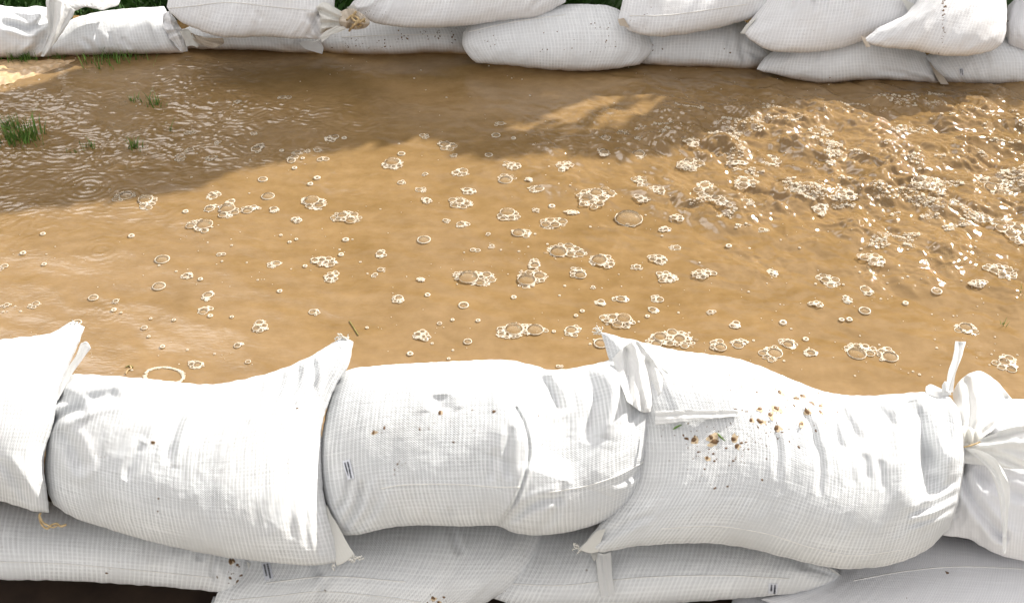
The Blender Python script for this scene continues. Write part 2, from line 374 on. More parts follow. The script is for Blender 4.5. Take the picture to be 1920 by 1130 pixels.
def blob(b, c, n, r, g, flat=.45, seg=7):
    n = Vector(n).normalized(); x = n.orthogonal().normalized(); y = n.cross(x); c = Vector(c); V = [c+n*r*flat]; a0 = g.random()*6
    ks = [g.uniform(.65, 1.3) for _ in range(seg)]; st = g.uniform(1, 1.9); ang = g.random()*3.14; ux, uy = math.cos(ang), math.sin(ang)
    for ring, (rr, hh) in enumerate(((.6, .38), (1., -.05))):
        for j in range(seg):
            t = a0+j*2*PI/seg; q = Vector((math.cos(t), math.sin(t)))*r*rr*ks[j]; d = q.x*ux+q.y*uy; q += Vector((ux, uy))*d*(st-1)
            V.append(c+x*q.x+y*q.y+n*r*hh*(flat/.45))
    f = [(0, 1+j, 1+(j+1) % seg, 1+(j+1) % seg) for j in range(seg)]
    f = [(0, 1+j, 1+(j+1) % seg) for j in range(seg)]+[(1+j, 1+seg+j, 1+seg+(j+1) % seg) for j in range(seg)]+[(1+j, 1+seg+(j+1) % seg, 1+(j+1) % seg) for j in range(seg)]
    b.add(V, f)
def spatter(key, spots, seed=1):
    """mud on the cloth: clods one could count are parts, the fine specks are one part"""
    g = random.Random(seed); b = MB(); inf = BAGS[key]
    for (px, py, s) in spots:
        p, n = hit(inf, px, py); pxm = (p-Vector(CC)).length/F; c = MB() if s >= 3.4 else b; blob(c, p, n, s*.66*pxm, g, flat=.24)
        if c is not b: c.build('mud_clod', M['mud'], inf['ob'])
    st = MB()
    for (px, py, s) in spots:
        if s >= 4.5: p, n = hit(inf, px+s*.3, py+s*.2); blob(st, p, n, s*.95*(p-Vector(CC)).length/F, g, flat=.02, seg=11)
    if st.n: st.build('mud_stain', M['stain'], inf['ob'])['kind'] = 'stuff'
    if b.n: b.build('mud_specks', M['mud'], inf['ob'])['kind'] = 'stuff'
def cloud(g, x, y, sx, sy, n, s0, s1): return [(g.gauss(x, sx), g.gauss(y, sy), s0+(s1-s0)*g.random()**3) for _ in range(n)]
def printed_tag(key, px, py, w, h, ang, seed=1):
    """small printed slip with two rows of tiny marks along its long side"""
    inf = BAGS[key]; ca, sa = math.cos(R(ang)), math.sin(R(ang)); g = random.Random(seed)
    def q(x, y, o): a, b_ = px+x*ca-y*sa, py+x*sa+y*ca; p, n = hit(inf, a, b_); return np.array(p)+np.array(n)*o
    nx, ny = 5, 8; V = [q(-w/2+w*i/(nx-1), -h/2+h*j/(ny-1), .0016) for j in range(ny) for i in range(nx)]
    fs = [(j*nx+i, (j+1)*nx+i, (j+1)*nx+i+1, j*nx+i+1) for j in range(ny-1) for i in range(nx-1)]
    b = MB(); b.add(V, fs); t = b.build('printed_tag', M['tag'], inf['ob'], smooth=False)
    b = MB()
    for row, x0 in enumerate((-w*.30, w*.08)):
        y = -h*.40
        y1 = h*(.40 if row else .22)
        while y < y1:
            l = h*g.uniform(.05, .09)
            b.add([q(x0+dx, y+dy, .0026) for dx, dy in ((0, 0), (w*.2, 0), (w*.2, l), (0, l))], [(0, 3, 2, 1)]); y += l+h*g.choice((.018, .018, .04))
    bt = b.build('print', M['ink'], inf['ob'], smooth=False)
    bt.parent = t; bt.location = (0, 0, 0)
    return t
def seam(key, line, rad=.0013, m='seam'):
    inf = BAGS[key]; pts = resamp(line, 60); P = []
    for i, (x, y) in enumerate(pts): p, n = hit(inf, x, y); P.append(np.array(p)+np.array(n)*.0004)
    P = np.array(P); b = MB(); b.add(*tube(P, rad*(1+.3*np.sin(np.arange(len(P))*2.1)), 5)); return b.build('seam', M[m], inf['ob'])
# ================================================================== front wall, lower course
FR = 'sandbags of the front wall'; BK = 'sandbags of the back wall'
bag('B0', 'lower front sandbag at the far left, above the dark bare ground', [(-110, 925), (40, 935), (250, 955), (440, 985), (472, 1020)], [(472, 1020), (476, 1060), (470, 1108)],
    [(-110, 1078), (0, 1086), (120, 1088), (260, 1096), (380, 1106), (430, 1112), (470, 1108)], [(-110, 925), (-125, 1000), (-110, 1078)],
    -.235, 1100, 20, .095, M['cloth_low'], a=.42, seed=11, group=FR, ends=(.3, .7), creases=[('v', [(415, 1010), (400, 1060), (412, 1100)], 6, .005), ('v', [(385, 1005), (370, 1050)], 8, .004)])
bag('B1', 'lower front sandbag under the middle bag, small printed tag at its left end', [(440, 985), (640, 965), (850, 960), (1000, 975), (1022, 1003)], [(1022, 1003), (1003, 1052), (962, 1095), (930, 1118), (900, 1135)],
    [(398, 1132), (500, 1150), (605, 1140), (760, 1160), (900, 1135)], [(440, 985), (445, 1060), (412, 1105), (398, 1132)],
    -.245, 1135, 20, .10, M['cloth_low'], dd=-.005, a=.45, seed=12, group=FR, creases=[('v', [(605, 1150), (602, 1115), (612, 1080)], 7, .009), ('v', [(842, 975), (850, 1005), (862, 1040)], 7, .007), ('v', [(590, 1040), (600, 1080)], 10, .004)], nu=190, nv=100)
bag('B2', 'lower front sandbag with frayed right corner and a hanging strip across its left half', [(985, 985), (1200, 975), (1400, 990), (1520, 1030), (1583, 1072)], [(1583, 1072), (1582, 1082), (1570, 1092)],
    [(920, 1120), (985, 1136), (1130, 1137), (1260, 1130), (1400, 1120), (1500, 1110), (1570, 1092)], [(985, 985), (962, 1050), (920, 1120)],
    -.24, 1125, 20, .095, M['cloth_low'], dd=-.022, a=.45, seed=13, group=FR, creases=[('s', [(1572, 1085), (1530, 1070), (1500, 1068)], 7, .004), ('v', [(1490, 1040), (1510, 1060), (1560, 1080)], 9, .004)], nu=190, nv=100)
bag('B3', 'lower front sandbag in the bottom right corner, smooth bluish grey with one dark speck', [(1560, 1010), (1700, 985), (1850, 1005), (2080, 1040)], [(2080, 1040), (2100, 1120), (2090, 1180)],
    [(1425, 1122), (1560, 1180), (1800, 1200), (2090, 1180)], [(1560, 1010), (1560, 1060), (1500, 1100), (1425, 1122)],
    -.27, 1170, 22, .10, M['cloth_fine'], dd=-.03, a=.45, seed=14, group=FR, wr=.0015)
bag('B4', 'sliver of a grey sandbag at the bottom edge, beneath the frayed lower corner', [(1380, 1100), (1450, 1105), (1540, 1112)], [(1540, 1112), (1580, 1140), (1590, 1200)],
    [(1400, 1210), (1500, 1215), (1590, 1200)], [(1380, 1100), (1370, 1150), (1400, 1210)],
    -.33, 1180, 15, .07, M['cloth_fine'], dd=-.03, seed=15, group=FR, nu=70, nv=50)
bag('B5', 'corner of a grey sandbag at the bottom edge, left of the dark middle gap', [(400, 1118), (470, 1112), (600, 1118), (700, 1125)], [(700, 1125), (720, 1160), (700, 1210)],
    [(415, 1215), (560, 1220), (700, 1210)], [(400, 1118), (392, 1150), (415, 1215)],
    -.34, 1190, 12, .06, M['cloth_low'], dd=-.015, seed=16, group=FR, nu=70, nv=50)

# ================================================================== front wall, upper course
bag('F4', 'upper front sandbag at the right edge, its neck tied with ruffle and tails', [(1800, 835), (1822, 790), (1860, 755), (1920, 748), (2080, 760)], [(2080, 760), (2120, 900), (2080, 1050)],
    [(1768, 1003), (1815, 1010), (1870, 1038), (1940, 1052), (2080, 1050)], [(1800, 835), (1790, 880), (1772, 940), (1768, 1003)],
    -.10, 1040, 35, .11, M['cloth_fine'], dd=-.05, a=.4, seed=5, group=FR, wr=.004, nu=190, nv=120, ends=(1.2, 0),
    creases=[('v', [(1800, 870), (1822, 930), (1860, 985), (1880, 1005)], 9, .016, 0), ('v', [(1806, 850), (1850, 900), (1920, 930), (2000, 950)], 9, .007, 0), ('r', [(1803, 880), (1835, 950), (1862, 1000)], 8, .008),
             ('v', [(1806, 845), (1860, 855), (1930, 870)], 9, .012, 0), ('s', [(1850, 1000), (1835, 965), (1800, 905)], 8, .008), ('v', [(1840, 800), (1880, 840), (1920, 850)], 12, .012)])
bag('F3', 'large white upper front sandbag spattered with brown mud', [(1126, 622), (1190, 638), (1270, 656), (1370, 670), (1425, 686), (1490, 713), (1560, 737), (1640, 741), (1720, 735), (1772, 738), (1800, 770)],
    [(1800, 770), (1809, 830), (1806, 890), (1796, 945), (1780, 990)],
    [(1084, 1030), (1130, 1034), (1190, 1024), (1260, 1019), (1330, 1018), (1400, 1027), (1470, 1044), (1540, 1060), (1600, 1066), (1670, 1058), (1735, 1032), (1780, 990)],
    [(1126, 622), (1150, 700), (1180, 800), (1175, 900), (1130, 975), (1084, 1030)],
    -.075, 1050, 35, .125, M['cloth'], dd=.005, a=.5, b=.48, seed=3, group=FR, nu=320, nv=190, ends=(.3, 1.3), wr=.0026, fine=1.05,
    creases=[('v', [(1758, 735), (1738, 790), (1738, 850), (1752, 905)], 27, .030, 0), ('v', [(1710, 750), (1720, 790), (1735, 850), (1745, 885)], 15, .022),
             ('s', [(1745, 905), (1772, 890), (1806, 850)], 20, .010), ('r', [(1793, 765), (1796, 830), (1770, 905), (1740, 930)], 13, .014, 0),
             ('v', [(1560, 745), (1590, 790), (1612, 830)], 9, .008), ('v', [(1490, 760), (1520, 800), (1530, 850)], 8, .007), ('v', [(1600, 740), (1650, 770), (1680, 800)], 9, .006),
             ('v', [(1800, 920), (1760, 945), (1700, 965)], 6, .006), ('v', [(1795, 945), (1750, 970), (1700, 985)], 5, .005), ('v', [(1803, 890), (1770, 915), (1720, 930)], 6, .006),
             ('v', [(1455, 810), (1460, 850), (1458, 900)], 7, .004), ('v', [(1535, 830), (1540, 880), (1535, 930)], 6, .004), ('v', [(1620, 850), (1625, 900)], 8, .004),
             ('v', [(1130, 640), (1160, 680), (1200, 720)], 9, .006, 0), ('v', [(1100, 1022), (1160, 990), (1230, 960)], 7, .005), ('v', [(1560, 770), (1575, 840)], 6, .005), ('v', [(1650, 860), (1655, 920)], 7, .003)])
bag('F2', 'plump white upper front sandbag in the middle with a deep vertical fold', [(632, 705), (660, 691), (740, 683), (850, 677), (940, 674), (1000, 684), (1025, 692), (1070, 691), (1130, 678), (1180, 662), (1205, 668)],
    [(1205, 668), (1226, 720), (1232, 770), (1226, 820), (1221, 870), (1208, 915)],
    [(640, 1000), (665, 1003), (720, 990), (790, 984), (860, 986), (930, 985), (960, 997), (1010, 1003), (1080, 994), (1140, 974), (1180, 950), (1208, 915)],
    [(632, 705), (612, 770), (600, 850), (606, 920), (625, 975), (640, 1000)],
    -.07, 1000, 35, .125, M['cloth'], dd=.035, a=.42, b=.45, seed=2, group=FR, nu=300, nv=180, ends=(.5, .9), wr=.0026,
    creases=[('s', [(930, 992), (972, 925), (990, 850), (984, 800), (966, 765), (940, 720)], 26, .022, 0), ('v', [(934, 990), (970, 930), (991, 855), (985, 800), (968, 765)], 3, .008, 0), ('v', [(1050, 700), (1062, 790), (1030, 890)], 48, .026),
             ('v', [(1000, 690), (1030, 730), (1045, 760)], 10, .016, 0), ('v', [(1085, 690), (1110, 720), (1120, 760), (1100, 830)], 16, .012), ('r', [(1140, 690), (1150, 740), (1130, 820)], 16, .010),
             ('v', [(940, 985), (1000, 945), (1060, 930)], 8, .008), ('v', [(1010, 1000), (1040, 960), (1060, 900)], 8, .006), ('v', [(1215, 860), (1190, 890), (1150, 910)], 6, .006), ('v', [(1190, 680), (1195, 740), (1180, 800)], 9, .010),
             ('v', [(640, 995), (670, 950), (680, 900)], 7, .008), ('v', [(628, 960), (650, 930), (655, 880)], 6, .006), ('v', [(660, 1000), (700, 955), (720, 900)], 8, .005),
             ('v', [(825, 740), (828, 770)], 16, .008), ('v', [(755, 985), (752, 950)], 6, .004), ('v', [(800, 983), (798, 955)], 5, .004), ('v', [(845, 985), (842, 950)], 6, .004), ('v', [(900, 985), (897, 955)], 6, .004),
             ('v', [(960, 800), (950, 850), (955, 900)], 8, .006), ('v', [(930, 840), (920, 900)], 9, .004)])
bag('F1', 'broad white upper front sandbag, second from the left, with peaked right corner', [(112, 722), (135, 703), (170, 702), (280, 710), (380, 720), (450, 712), (520, 694), (580, 668), (612, 650), (640, 634), (663, 640)],
    [(663, 640), (654, 683), (632, 720), (614, 760), (604, 800), (603, 860), (608, 930), (622, 990), (638, 1052)],
    [(100, 945), (140, 970), (200, 990), (280, 1014), (400, 1040), (520, 1055), (590, 1059), (638, 1052)], [(112, 722), (100, 760), (90, 810), (84, 870), (88, 915), (100, 945)],
    -.09, 1045, 35, .12, M['cloth'], dd=.045, a=.46, b=.46, seed=1, group=FR, nu=300, nv=180, ends=(.8, .6), wr=.0028,
    creases=[('v', [(92, 790), (125, 772), (150, 765)], 9, .020, 0), ('v', [(100, 745), (150, 752), (210, 740)], 11, .012, 0), ('v', [(95, 800), (130, 830), (150, 870)], 12, .012, 0),
             ('v', [(325, 735), (322, 780), (295, 830)], 12, .007), ('v', [(360, 745), (330, 800), (310, 870)], 9, .009), ('v', [(270, 830), (245, 870), (235, 900)], 9, .006),
             ('v', [(490, 700), (480, 740), (450, 780)], 8, .009), ('v', [(530, 690), (520, 730), (500, 770)], 7, .008), ('v', [(560, 680), (555, 720), (540, 750)], 7, .008), ('v', [(430, 715), (425, 745), (400, 790)], 8, .006),
             ('v', [(585, 668), (590, 700), (585, 740)], 6, .006), ('r', [(655, 645), (625, 720), (605, 790)], 9, .007, 0),
             ('v', [(562, 860), (545, 930), (548, 1010)], 11, .0028), ('v', [(584, 900), (574, 960), (578, 1030)], 8, .004), ('v', [(540, 860), (522, 930), (515, 980)], 10, .003), ('v', [(600, 900), (592, 980), (604, 1040)], 7, .004), ('v', [(640, 650), (600, 680), (570, 720)], 6, .005)])
bag('F0', 'white upper front sandbag at the left edge with pointed corners', [(-150, 648), (-40, 640), (40, 632), (90, 625), (118, 612), (135, 603), (159, 613)],
    [(159, 613), (145, 650), (125, 695), (110, 735), (101, 790), (86, 840), (82, 875), (88, 920), (92, 961)],
    [(-150, 885), (-60, 915), (0, 938), (40, 950), (64, 958), (92, 961)], [(-150, 648), (-170, 760), (-150, 885)],
    -.05, 955, 36, .115, M['cloth'], dd=.085, a=.42, b=.5, seed=4, group=FR, nu=190, nv=150, wr=.002,
    creases=[('r', [(140, 615), (112, 700), (92, 800), (80, 900)], 8, .004, 0), ('v', [(60, 950), (30, 900), (0, 860)], 9, .006)])

# parts of the front bags
sheet('hem_flap', 'F1', [(612, 945), (622, 965), (634, 985)], [(634, 985), (650, 1015), (666, 1041)], [(632, 1060), (648, 1052), (666, 1041)], [(612, 945), (616, 1000), (632, 1060)], (.004, .012, .01, .02), 'hem', wr=.002)
fray('F1', 668, 1045, 12, 9, 3, off=.022); fray('F1', 640, 632, 14, 10, 4, off=.01); fray('F1', 624, 1062, 7, 3, 8, off=.014)
sheet('neck_tail', 'F1', [(152, 643), (162, 640), (171, 652)], [(171, 652), (150, 680), (132, 705)], [(102, 755), (112, 745), (132, 705)], [(152, 643), (140, 670), (120, 700), (102, 755)], (.02, .02, .03, .02), 'thin', lift=None)
fray('F0', 140, 606, 7, 4, 5, off=.004)
twine('twisted_tie', 'F0', [(76, 961), (74, 968), (78, 982), (88, 990), (96, 984), (106, 981), (114, 986), (124, 983)], .0022, 'straw', D=dep(BAGS['F0'], 85, 950), off=.002)
twine('twisted_tie', 'F0', [(74, 965), (80, 978), (92, 985), (100, 988), (108, 984)], .0018, 'straw', D=dep(BAGS['F0'], 85, 950), off=.006)
# F2's loose mouth and tie strip
sheet('loose_mouth', 'F2', [(1148, 672), (1170, 650), (1195, 640), (1215, 668)], [(1215, 668), (1245, 690), (1272, 722), (1232, 768)], [(1176, 752), (1205, 772), (1232, 768)], [(1148, 672), (1160, 710), (1176, 752)], (.03, .065, .03, .045), 'thin', wr=.009, nu=70, nv=70,
      creases=[('r', [(1190, 645), (1200, 700), (1215, 770)], 6, .010, 0), ('v', [(1175, 655), (1180, 720), (1190, 780)], 5, .010, 0), ('v', [(1215, 680), (1225, 730), (1228, 768)], 6, .010, 0)], wf=1.6)
sheet('ear', 'F2', [(1178, 648), (1184, 640), (1192, 640)], [(1192, 640), (1197, 655), (1200, 680)], [(1184, 680), (1192, 684), (1200, 680)], [(1178, 648), (1180, 665), (1184, 680)], (.03, .03, .02, .02), 'thin', nu=14, nv=14)
sheet('tie_strip', 'F3', [(1228, 770), (1300, 768), (1384, 769)], [(1384, 769), (1386, 780)], [(1230, 796), (1300, 788), (1386, 780)], [(1228, 770), (1228, 796)], (.012, .0, .012, .0), 'thin', conform=True, wr=.0045, wf=2, nu=60, nv=16, creases=[('v', [(1232, 780), (1300, 776), (1380, 775)], 3, .003, 0)])
# F3's corner
sheet('hem_flap', 'F3', [(1120, 994), (1136, 990)], [(1136, 990), (1128, 1010), (1122, 1034)], [(1086, 1030), (1104, 1036), (1122, 1034)], [(1120, 994), (1104, 1010), (1086, 1030)], (.008, .008, .01, .01), 'hem', wr=.001)
fray('F3', 1083, 1026, 11, 8, 12, off=.012); fray('F3', 1124, 622, 12, 9, 13, off=.006)
sheet('tie_strip', 'B2', [(1116, 1034), (1132, 1037), (1146, 1034)], [(1146, 1034), (1148, 1075), (1153, 1112)], [(1127, 1120), (1140, 1117), (1153, 1112)], [(1116, 1034), (1121, 1080), (1127, 1120)], (.03, .03, .02, .02), 'thin', wr=.0025, nu=20, nv=50, parent=BAGS['F3']['ob'],
      creases=[('v', [(1128, 1040), (1134, 1080), (1140, 1115)], 2.5, .002, 0)])
sheet('ear', 'B2', [(1106, 1034), (1122, 1034)], [(1122, 1034), (1116, 1050)], [(1112, 1048), (1116, 1050)], [(1106, 1034), (1112, 1048)], (.03, .03, .025, .025), 'hem', nu=10, nv=10, parent=BAGS['F3']['ob'])
# F4's neck: ruffle, knot, tails
D4 = dep(BAGS['F4'], 1815, 835)
def sh4(name, top, right, bottom, left, offs, m='thin', **k): return sheet(name, 'F4', top, right, bottom, left, offs, m, lift=D4, **k)
b4, i4 = pillow('ruffle', [(1786, 738), (1800, 712), (1835, 695), (1870, 715), (1905, 757)], [(1905, 757), (1882, 775), (1870, 800), (1838, 822)], [(1800, 812), (1812, 822), (1825, 824), (1838, 822)], [(1786, 738), (1788, 765), (1792, 790), (1800, 812)],
    0, 0, 0, .03, M['thin'], parent=BAGS['F4']['ob'], depth_fn=lambda U, V, X, Y: D4-.04+.11*(1-V), nu=90, nv=80, wr=.007, wf=1.5, ends=(1, 1), seed=6,
    creases=[('v', [(1815, 820), (1820, 770), (1812, 715)], 7, .010, 0), ('v', [(1822, 820), (1850, 780), (1885, 745)], 7, .012, 0), ('r', [(1820, 820), (1838, 760), (1845, 700)], 9, .010, 0), ('v', [(1832, 820), (1870, 790), (1900, 765)], 5, .009, 0)])
b5, i5 = pillow('neck', [(1792, 800), (1808, 798), (1822, 800), (1840, 805)], [(1840, 805), (1842, 820), (1836, 830)], [(1796, 836), (1810, 838), (1822, 838), (1836, 830)], [(1792, 800), (1790, 815), (1796, 836)],
    0, 0, 0, .022, M['hem'], parent=BAGS['F4']['ob'], depth_fn=lambda U, V, X, Y: D4-.045+0*U, nu=40, nv=30, wr=.002, seed=7, creases=[('v', [(1812, 796), (1814, 840)], 4, .006, 0), ('v', [(1826, 796), (1828, 840)], 3, .005, 0)])
sh4('tie_tail', [(1791, 639), (1800, 640), (1811, 641)], [(1811, 641), (1803, 670), (1792, 700), (1787, 735)], [(1773, 732), (1780, 736), (1787, 735)], [(1791, 639), (1786, 670), (1777, 700), (1773, 732)], (-.07, -.06, .0, .01), nu=20, nv=50, wr=.003, creases=[('v', [(1800, 645), (1790, 690), (1780, 730)], 3, .004, 0)])
sh4('ear', [(1736, 724), (1745, 720), (1760, 726)], [(1760, 726), (1775, 735), (1778, 745)], [(1738, 738), (1755, 745), (1778, 745)], [(1736, 724), (1735, 731), (1738, 738)], (-.01, -.01, .0, .0), nu=20, nv=14, wr=.0006, jit=0)
sh4('ear', [(1766, 722), (1772, 714), (1778, 722)], [(1778, 722), (1784, 740)], [(1766, 742), (1784, 740)], [(1766, 722), (1766, 742)], (-.005, -.005, .0, .0), nu=12, nv=14, wr=.0006, jit=0)
sh4('tie_tail', [(1806, 838), (1840, 845), (1866, 860), (1882, 890)], [(1882, 890), (1894, 915), (1891, 960), (1888, 1000), (1886, 1038)], [(1881, 1040), (1884, 1036), (1886, 1038)], [(1806, 838), (1850, 875), (1870, 920), (1878, 975), (1881, 1040)], (.06, .13, .165, .165), nu=26, nv=90, wr=.003,
    creases=[('v', [(1830, 850), (1868, 885), (1884, 930), (1884, 1000)], 3.5, .004, 0)])
sh4('gathered_cloth', [(1804, 832), (1850, 818), (1900, 800), (1990, 790)], [(1990, 790), (2000, 830), (2010, 880)], [(1806, 868), (1850, 872), (1920, 880), (2010, 880)], [(1804, 832), (1802, 850), (1806, 868)], (.05, .10, .05, .12), nu=90, nv=50, wr=.007, wf=1.4,
    creases=[('v', [(1806, 845), (1860, 850), (1930, 880)], 6, .010, 0), ('r', [(1806, 838), (1860, 832), (1940, 830)], 7, .010, 0), ('v', [(1806, 840), (1860, 822), (1920, 806)], 6, .009, 0)])
twine('string', 'F4', [(1800, 838), (1815, 836), (1828, 832), (1838, 828)], .0018, 'straw', D=D4, off=.068)
# lower course parts
sheet('hem_flap', 'B0', [(462, 1050), (474, 1062)], [(474, 1062), (480, 1085), (489, 1100)], [(470, 1110), (480, 1106), (489, 1100)], [(462, 1050), (468, 1080), (470, 1110)], (.01, .02, .012, .025), 'hem', wr=.001, nu=16, nv=24)
fray('B0', 470, 1116, 9, 5, 21, off=.02, m='straw')
sheet('hem_flap', 'B2', [(1552, 1062), (1570, 1072)], [(1570, 1072), (1582, 1082), (1585, 1092)], [(1568, 1098), (1578, 1095), (1585, 1092)], [(1552, 1062), (1566, 1078), (1568, 1098)], (.006, .01, .012, .012), 'hem', wr=.001, nu=16, nv=20)
fray('B2', 1562, 1104, 12, 10, 22, off=.012); fray('B2', 1580, 1100, 12, 10, 23, off=.014)
for k, l in (('B0', [(0, 1052), (120, 1056), (260, 1068), (400, 1082)]), ('B1', [(432, 1124), (520, 1116), (605, 1108), (720, 1118), (790, 1128)]), ('B1', [(500, 1092), (620, 1080), (760, 1090)]), ('B2', [(960, 1094), (1060, 1096), (1200, 1082), (1350, 1078), (1480, 1084)]),
             ('B3', [(1600, 1088), (1700, 1070), (1800, 1062), (1919, 1066)]), ('F2', [(715, 915), (760, 908), (850, 907), (930, 912), (975, 912)]), ('F2', [(1030, 922), (1100, 910), (1160, 890), (1212, 862)]),
             ('F3', [(1240, 990), (1340, 985), (1440, 1000), (1520, 1025), (1600, 1040), (1690, 1030)])): seam(k, l, .0011)
printed_tag('F2', 654, 880, 14, 36, -14, 1); printed_tag('B1', 502, 1070, 16, 32, -12, 2); printed_tag('B2', 1449, 1102, 17, 18, 4, 3)
g = random.Random(5)
spatter('F3', [(1462, 735, 7), (1505, 742, 6), (1493, 746, 6), (1456, 765, 8), (1424, 766, 6), (1522, 755, 6), (1538, 760, 6), (1512, 770, 7), (1538, 772, 6), (1425, 790, 7), (1408, 787, 5), (1502, 794, 7), (1455, 802, 7), (1503, 740, 4),
        (1301, 824, 8), (1341, 828, 9), (1333, 818, 7), (1375, 822, 7), (1382, 836, 6), (1326, 858, 5), (1288, 822, 4), (1444, 776, 6), (1570, 772, 4), (1390, 830, 4), (1340, 915, 3.5), (1429, 899, 3.5), (1498, 838, 3.5), (1480, 827, 2.5), (1364, 911, 2.5)]
        + cloud(g, 1480, 765, 52, 26, 70, 1.3, 3.3)+cloud(g, 1340, 835, 40, 26, 70, 1.3, 3.3)+cloud(g, 1430, 800, 80, 40, 30, 1.2, 2.6)+cloud(g, 1390, 720, 20, 15, 16, 1.2, 2.4), 3)
spatter('F2', [(700, 811, 4.5), (721, 802, 4), (825, 773, 5), (926, 771, 4), (1010, 779, 3.5), (787, 804, 3), (850, 828, 3), (745, 870, 2.5), (740, 880, 2)]+cloud(g, 850, 795, 60, 20, 26, .8, 2.6)+cloud(g, 745, 870, 8, 14, 12, .7, 1.8), 4)
spatter('F1', [(286, 829, 4.5), (297, 934, 3), (296, 958, 2.5), (557, 765, 2.5)]+cloud(g, 205, 805, 20, 4, 8, .7, 1.3)+cloud(g, 190, 857, 10, 3, 5, .8, 1.3)+cloud(g, 390, 860, 130, 60, 16, .5, 1.1), 5)
spatter('B0', [(200, 1074, 3.5), (432, 1052, 5), (445, 1058, 4), (438, 1050, 4), (446, 1090, 4), (440, 1097, 4.5), (432, 1083, 4), (452, 1078, 3)]+cloud(g, 438, 1080, 12, 16, 16, .8, 2.5), 6)
spatter('B1', [(690, 1115, 3), (812, 1120, 5), (822, 1128, 5), (832, 1119, 4), (610, 1107, 3)]+cloud(g, 815, 1122, 14, 5, 12, .8, 2.4), 7)
spatter('B3', [(1776, 1073, 4), (1700, 1120, 1.5)], 8); spatter('B2', [(1100, 1068, 2.2)], 9)
b = MB()
for pts in ([(1345, 812), (1352, 820), (1360, 827)], [(1262, 805), (1270, 800), (1279, 796)]):
    P = []
    for q in pts: p, n = hit(BAGS['F3'], *q); P.append(np.array(p)+np.array(n)*.002)
    b = MB(); b.add(*tube(resamp(P, 8), [.0006, .0014, .0018, .0018, .0016, .0014, .001, .0005], 5)); b.build('grass_clipping', M['grass'], BAGS['F3']['ob'])


# ================================================================== back wall
kw = dict(nu=120, nv=64)
def kb(key, label, top, right, bottom, left, zb, pyb, theta, T, m='cloth_back', **k):
    q = dict(kw); q.update(k); q.setdefault('wr', .0045); return bag(key, label, top, right, bottom, left, zb, pyb, theta, T, M[m], group=BK, **q)
kb('K0', 'single sandbag at the far left of the back wall, wavy creased top, partly in sun', [(-90, 5), (-20, 8), (35, 14), (70, 12), (100, 18)], [(100, 18), (105, 60), (98, 106)], [(-90, 112), (-20, 110), (50, 109), (98, 106)], [(-90, 5), (-100, 60), (-90, 112)],
   .0, 109, 42, .09, seed=21, wr=.006, creases=[('v', [(0, 42), (30, 48), (55, 55), (80, 40), (95, 25)], 6, .022), ('r', [(70, 20), (65, 60), (40, 105)], 8, .012), ('v', [(85, 60), (70, 90), (40, 105)], 6, .012)])
kb('K1', 'low white back sandbag with sunlit top and grass at its foot', [(90, 70), (125, 42), (160, 28), (220, 18), (308, 12)], [(308, 12), (318, 40), (330, 75), (345, 99)], [(78, 107), (140, 105), (220, 103), (300, 101), (345, 99)], [(90, 70), (82, 90), (78, 107)],
   .0, 103, 40, .085, seed=22, wr=.004, creases=[('v', [(180, 58), (190, 85), (196, 100)], 5, .006), ('v', [(150, 70), (170, 88), (180, 100)], 5, .006), ('v', [(228, 70), (245, 92)], 5, .006), ('v', [(205, 60), (215, 90)], 4, .005), ('v', [(300, 25), (290, 60), (310, 90)], 8, .006)])
kb('K3', 'nearly sunk back sandbag, beneath the long bag left of the brown knot', [(330, 58), (400, 40), (520, 45), (600, 60)], [(600, 66), (606, 80), (604, 102)], [(350, 92), (420, 93), (500, 96), (560, 100), (604, 102)], [(330, 58), (338, 78), (350, 92)],
   .0, 96, 42, .07, seed=23, creases=[('s', [(555, 98), (548, 85), (560, 72)], 7, .012), ('v', [(510, 72), (525, 84), (555, 96)], 5, .008)])
kb('K4', 'half sunk back sandbag sprinkled with brown flecks, left of the bulging bag', [(600, 62), (640, 40), (720, 30), (820, 28), (880, 40)], [(880, 45), (900, 80), (905, 112)], [(600, 96), (650, 104), (740, 105), (820, 101), (905, 112)], [(600, 62), (595, 80), (600, 96)],
   .0, 103, 42, .085, seed=24, dd=-.03)
kb('K6', 'lower back sandbag tapering right to a flat corner, right of the bulging bag', [(1195, 48), (1280, 28), (1370, 30), (1425, 62), (1448, 100)], [(1448, 100), (1455, 112), (1454, 124)], [(1190, 118), (1250, 124), (1330, 127), (1400, 132), (1454, 124)], [(1195, 55), (1190, 85), (1190, 118)],
   .0, 124, 42, .08, seed=26, creases=[('v', [(1395, 60), (1390, 90), (1400, 120)], 6, .006), ('v', [(1370, 55), (1365, 90)], 5, .005), ('v', [(1455, 122), (1420, 105), (1390, 90)], 5, .004)])
kb('K5', 'bulging lower sandbag at the centre of the back wall, speckled brown', [(868, 60), (900, 38), (980, 18), (1080, 8), (1150, 14), (1200, 50)], [(1200, 50), (1221, 75), (1222, 98), (1200, 122)], [(892, 118), (960, 124), (1020, 130), (1090, 134), (1150, 130), (1200, 122)], [(868, 60), (868, 90), (892, 118)],
   .0, 132, 42, .08, a=.4, seed=25, dd=.02, nu=150, nv=80, wr=.003)
kb('K7', 'long lower back sandbag, right of centre, with a brown stained right corner', [(1450, 95), (1520, 72), (1600, 56), (1680, 66), (1735, 96)], [(1735, 100), (1755, 130), (1778, 160)], [(1418, 131), (1470, 144), (1540, 156), (1620, 150), (1700, 152), (1778, 160)], [(1450, 95), (1430, 112), (1418, 131)],
   .0, 156, 40, .08, seed=27, nu=150, dd=.01, creases=[('v', [(1735, 105), (1745, 130), (1765, 155)], 5, .010), ('v', [(1760, 158), (1700, 140), (1640, 130)], 5, .004)])
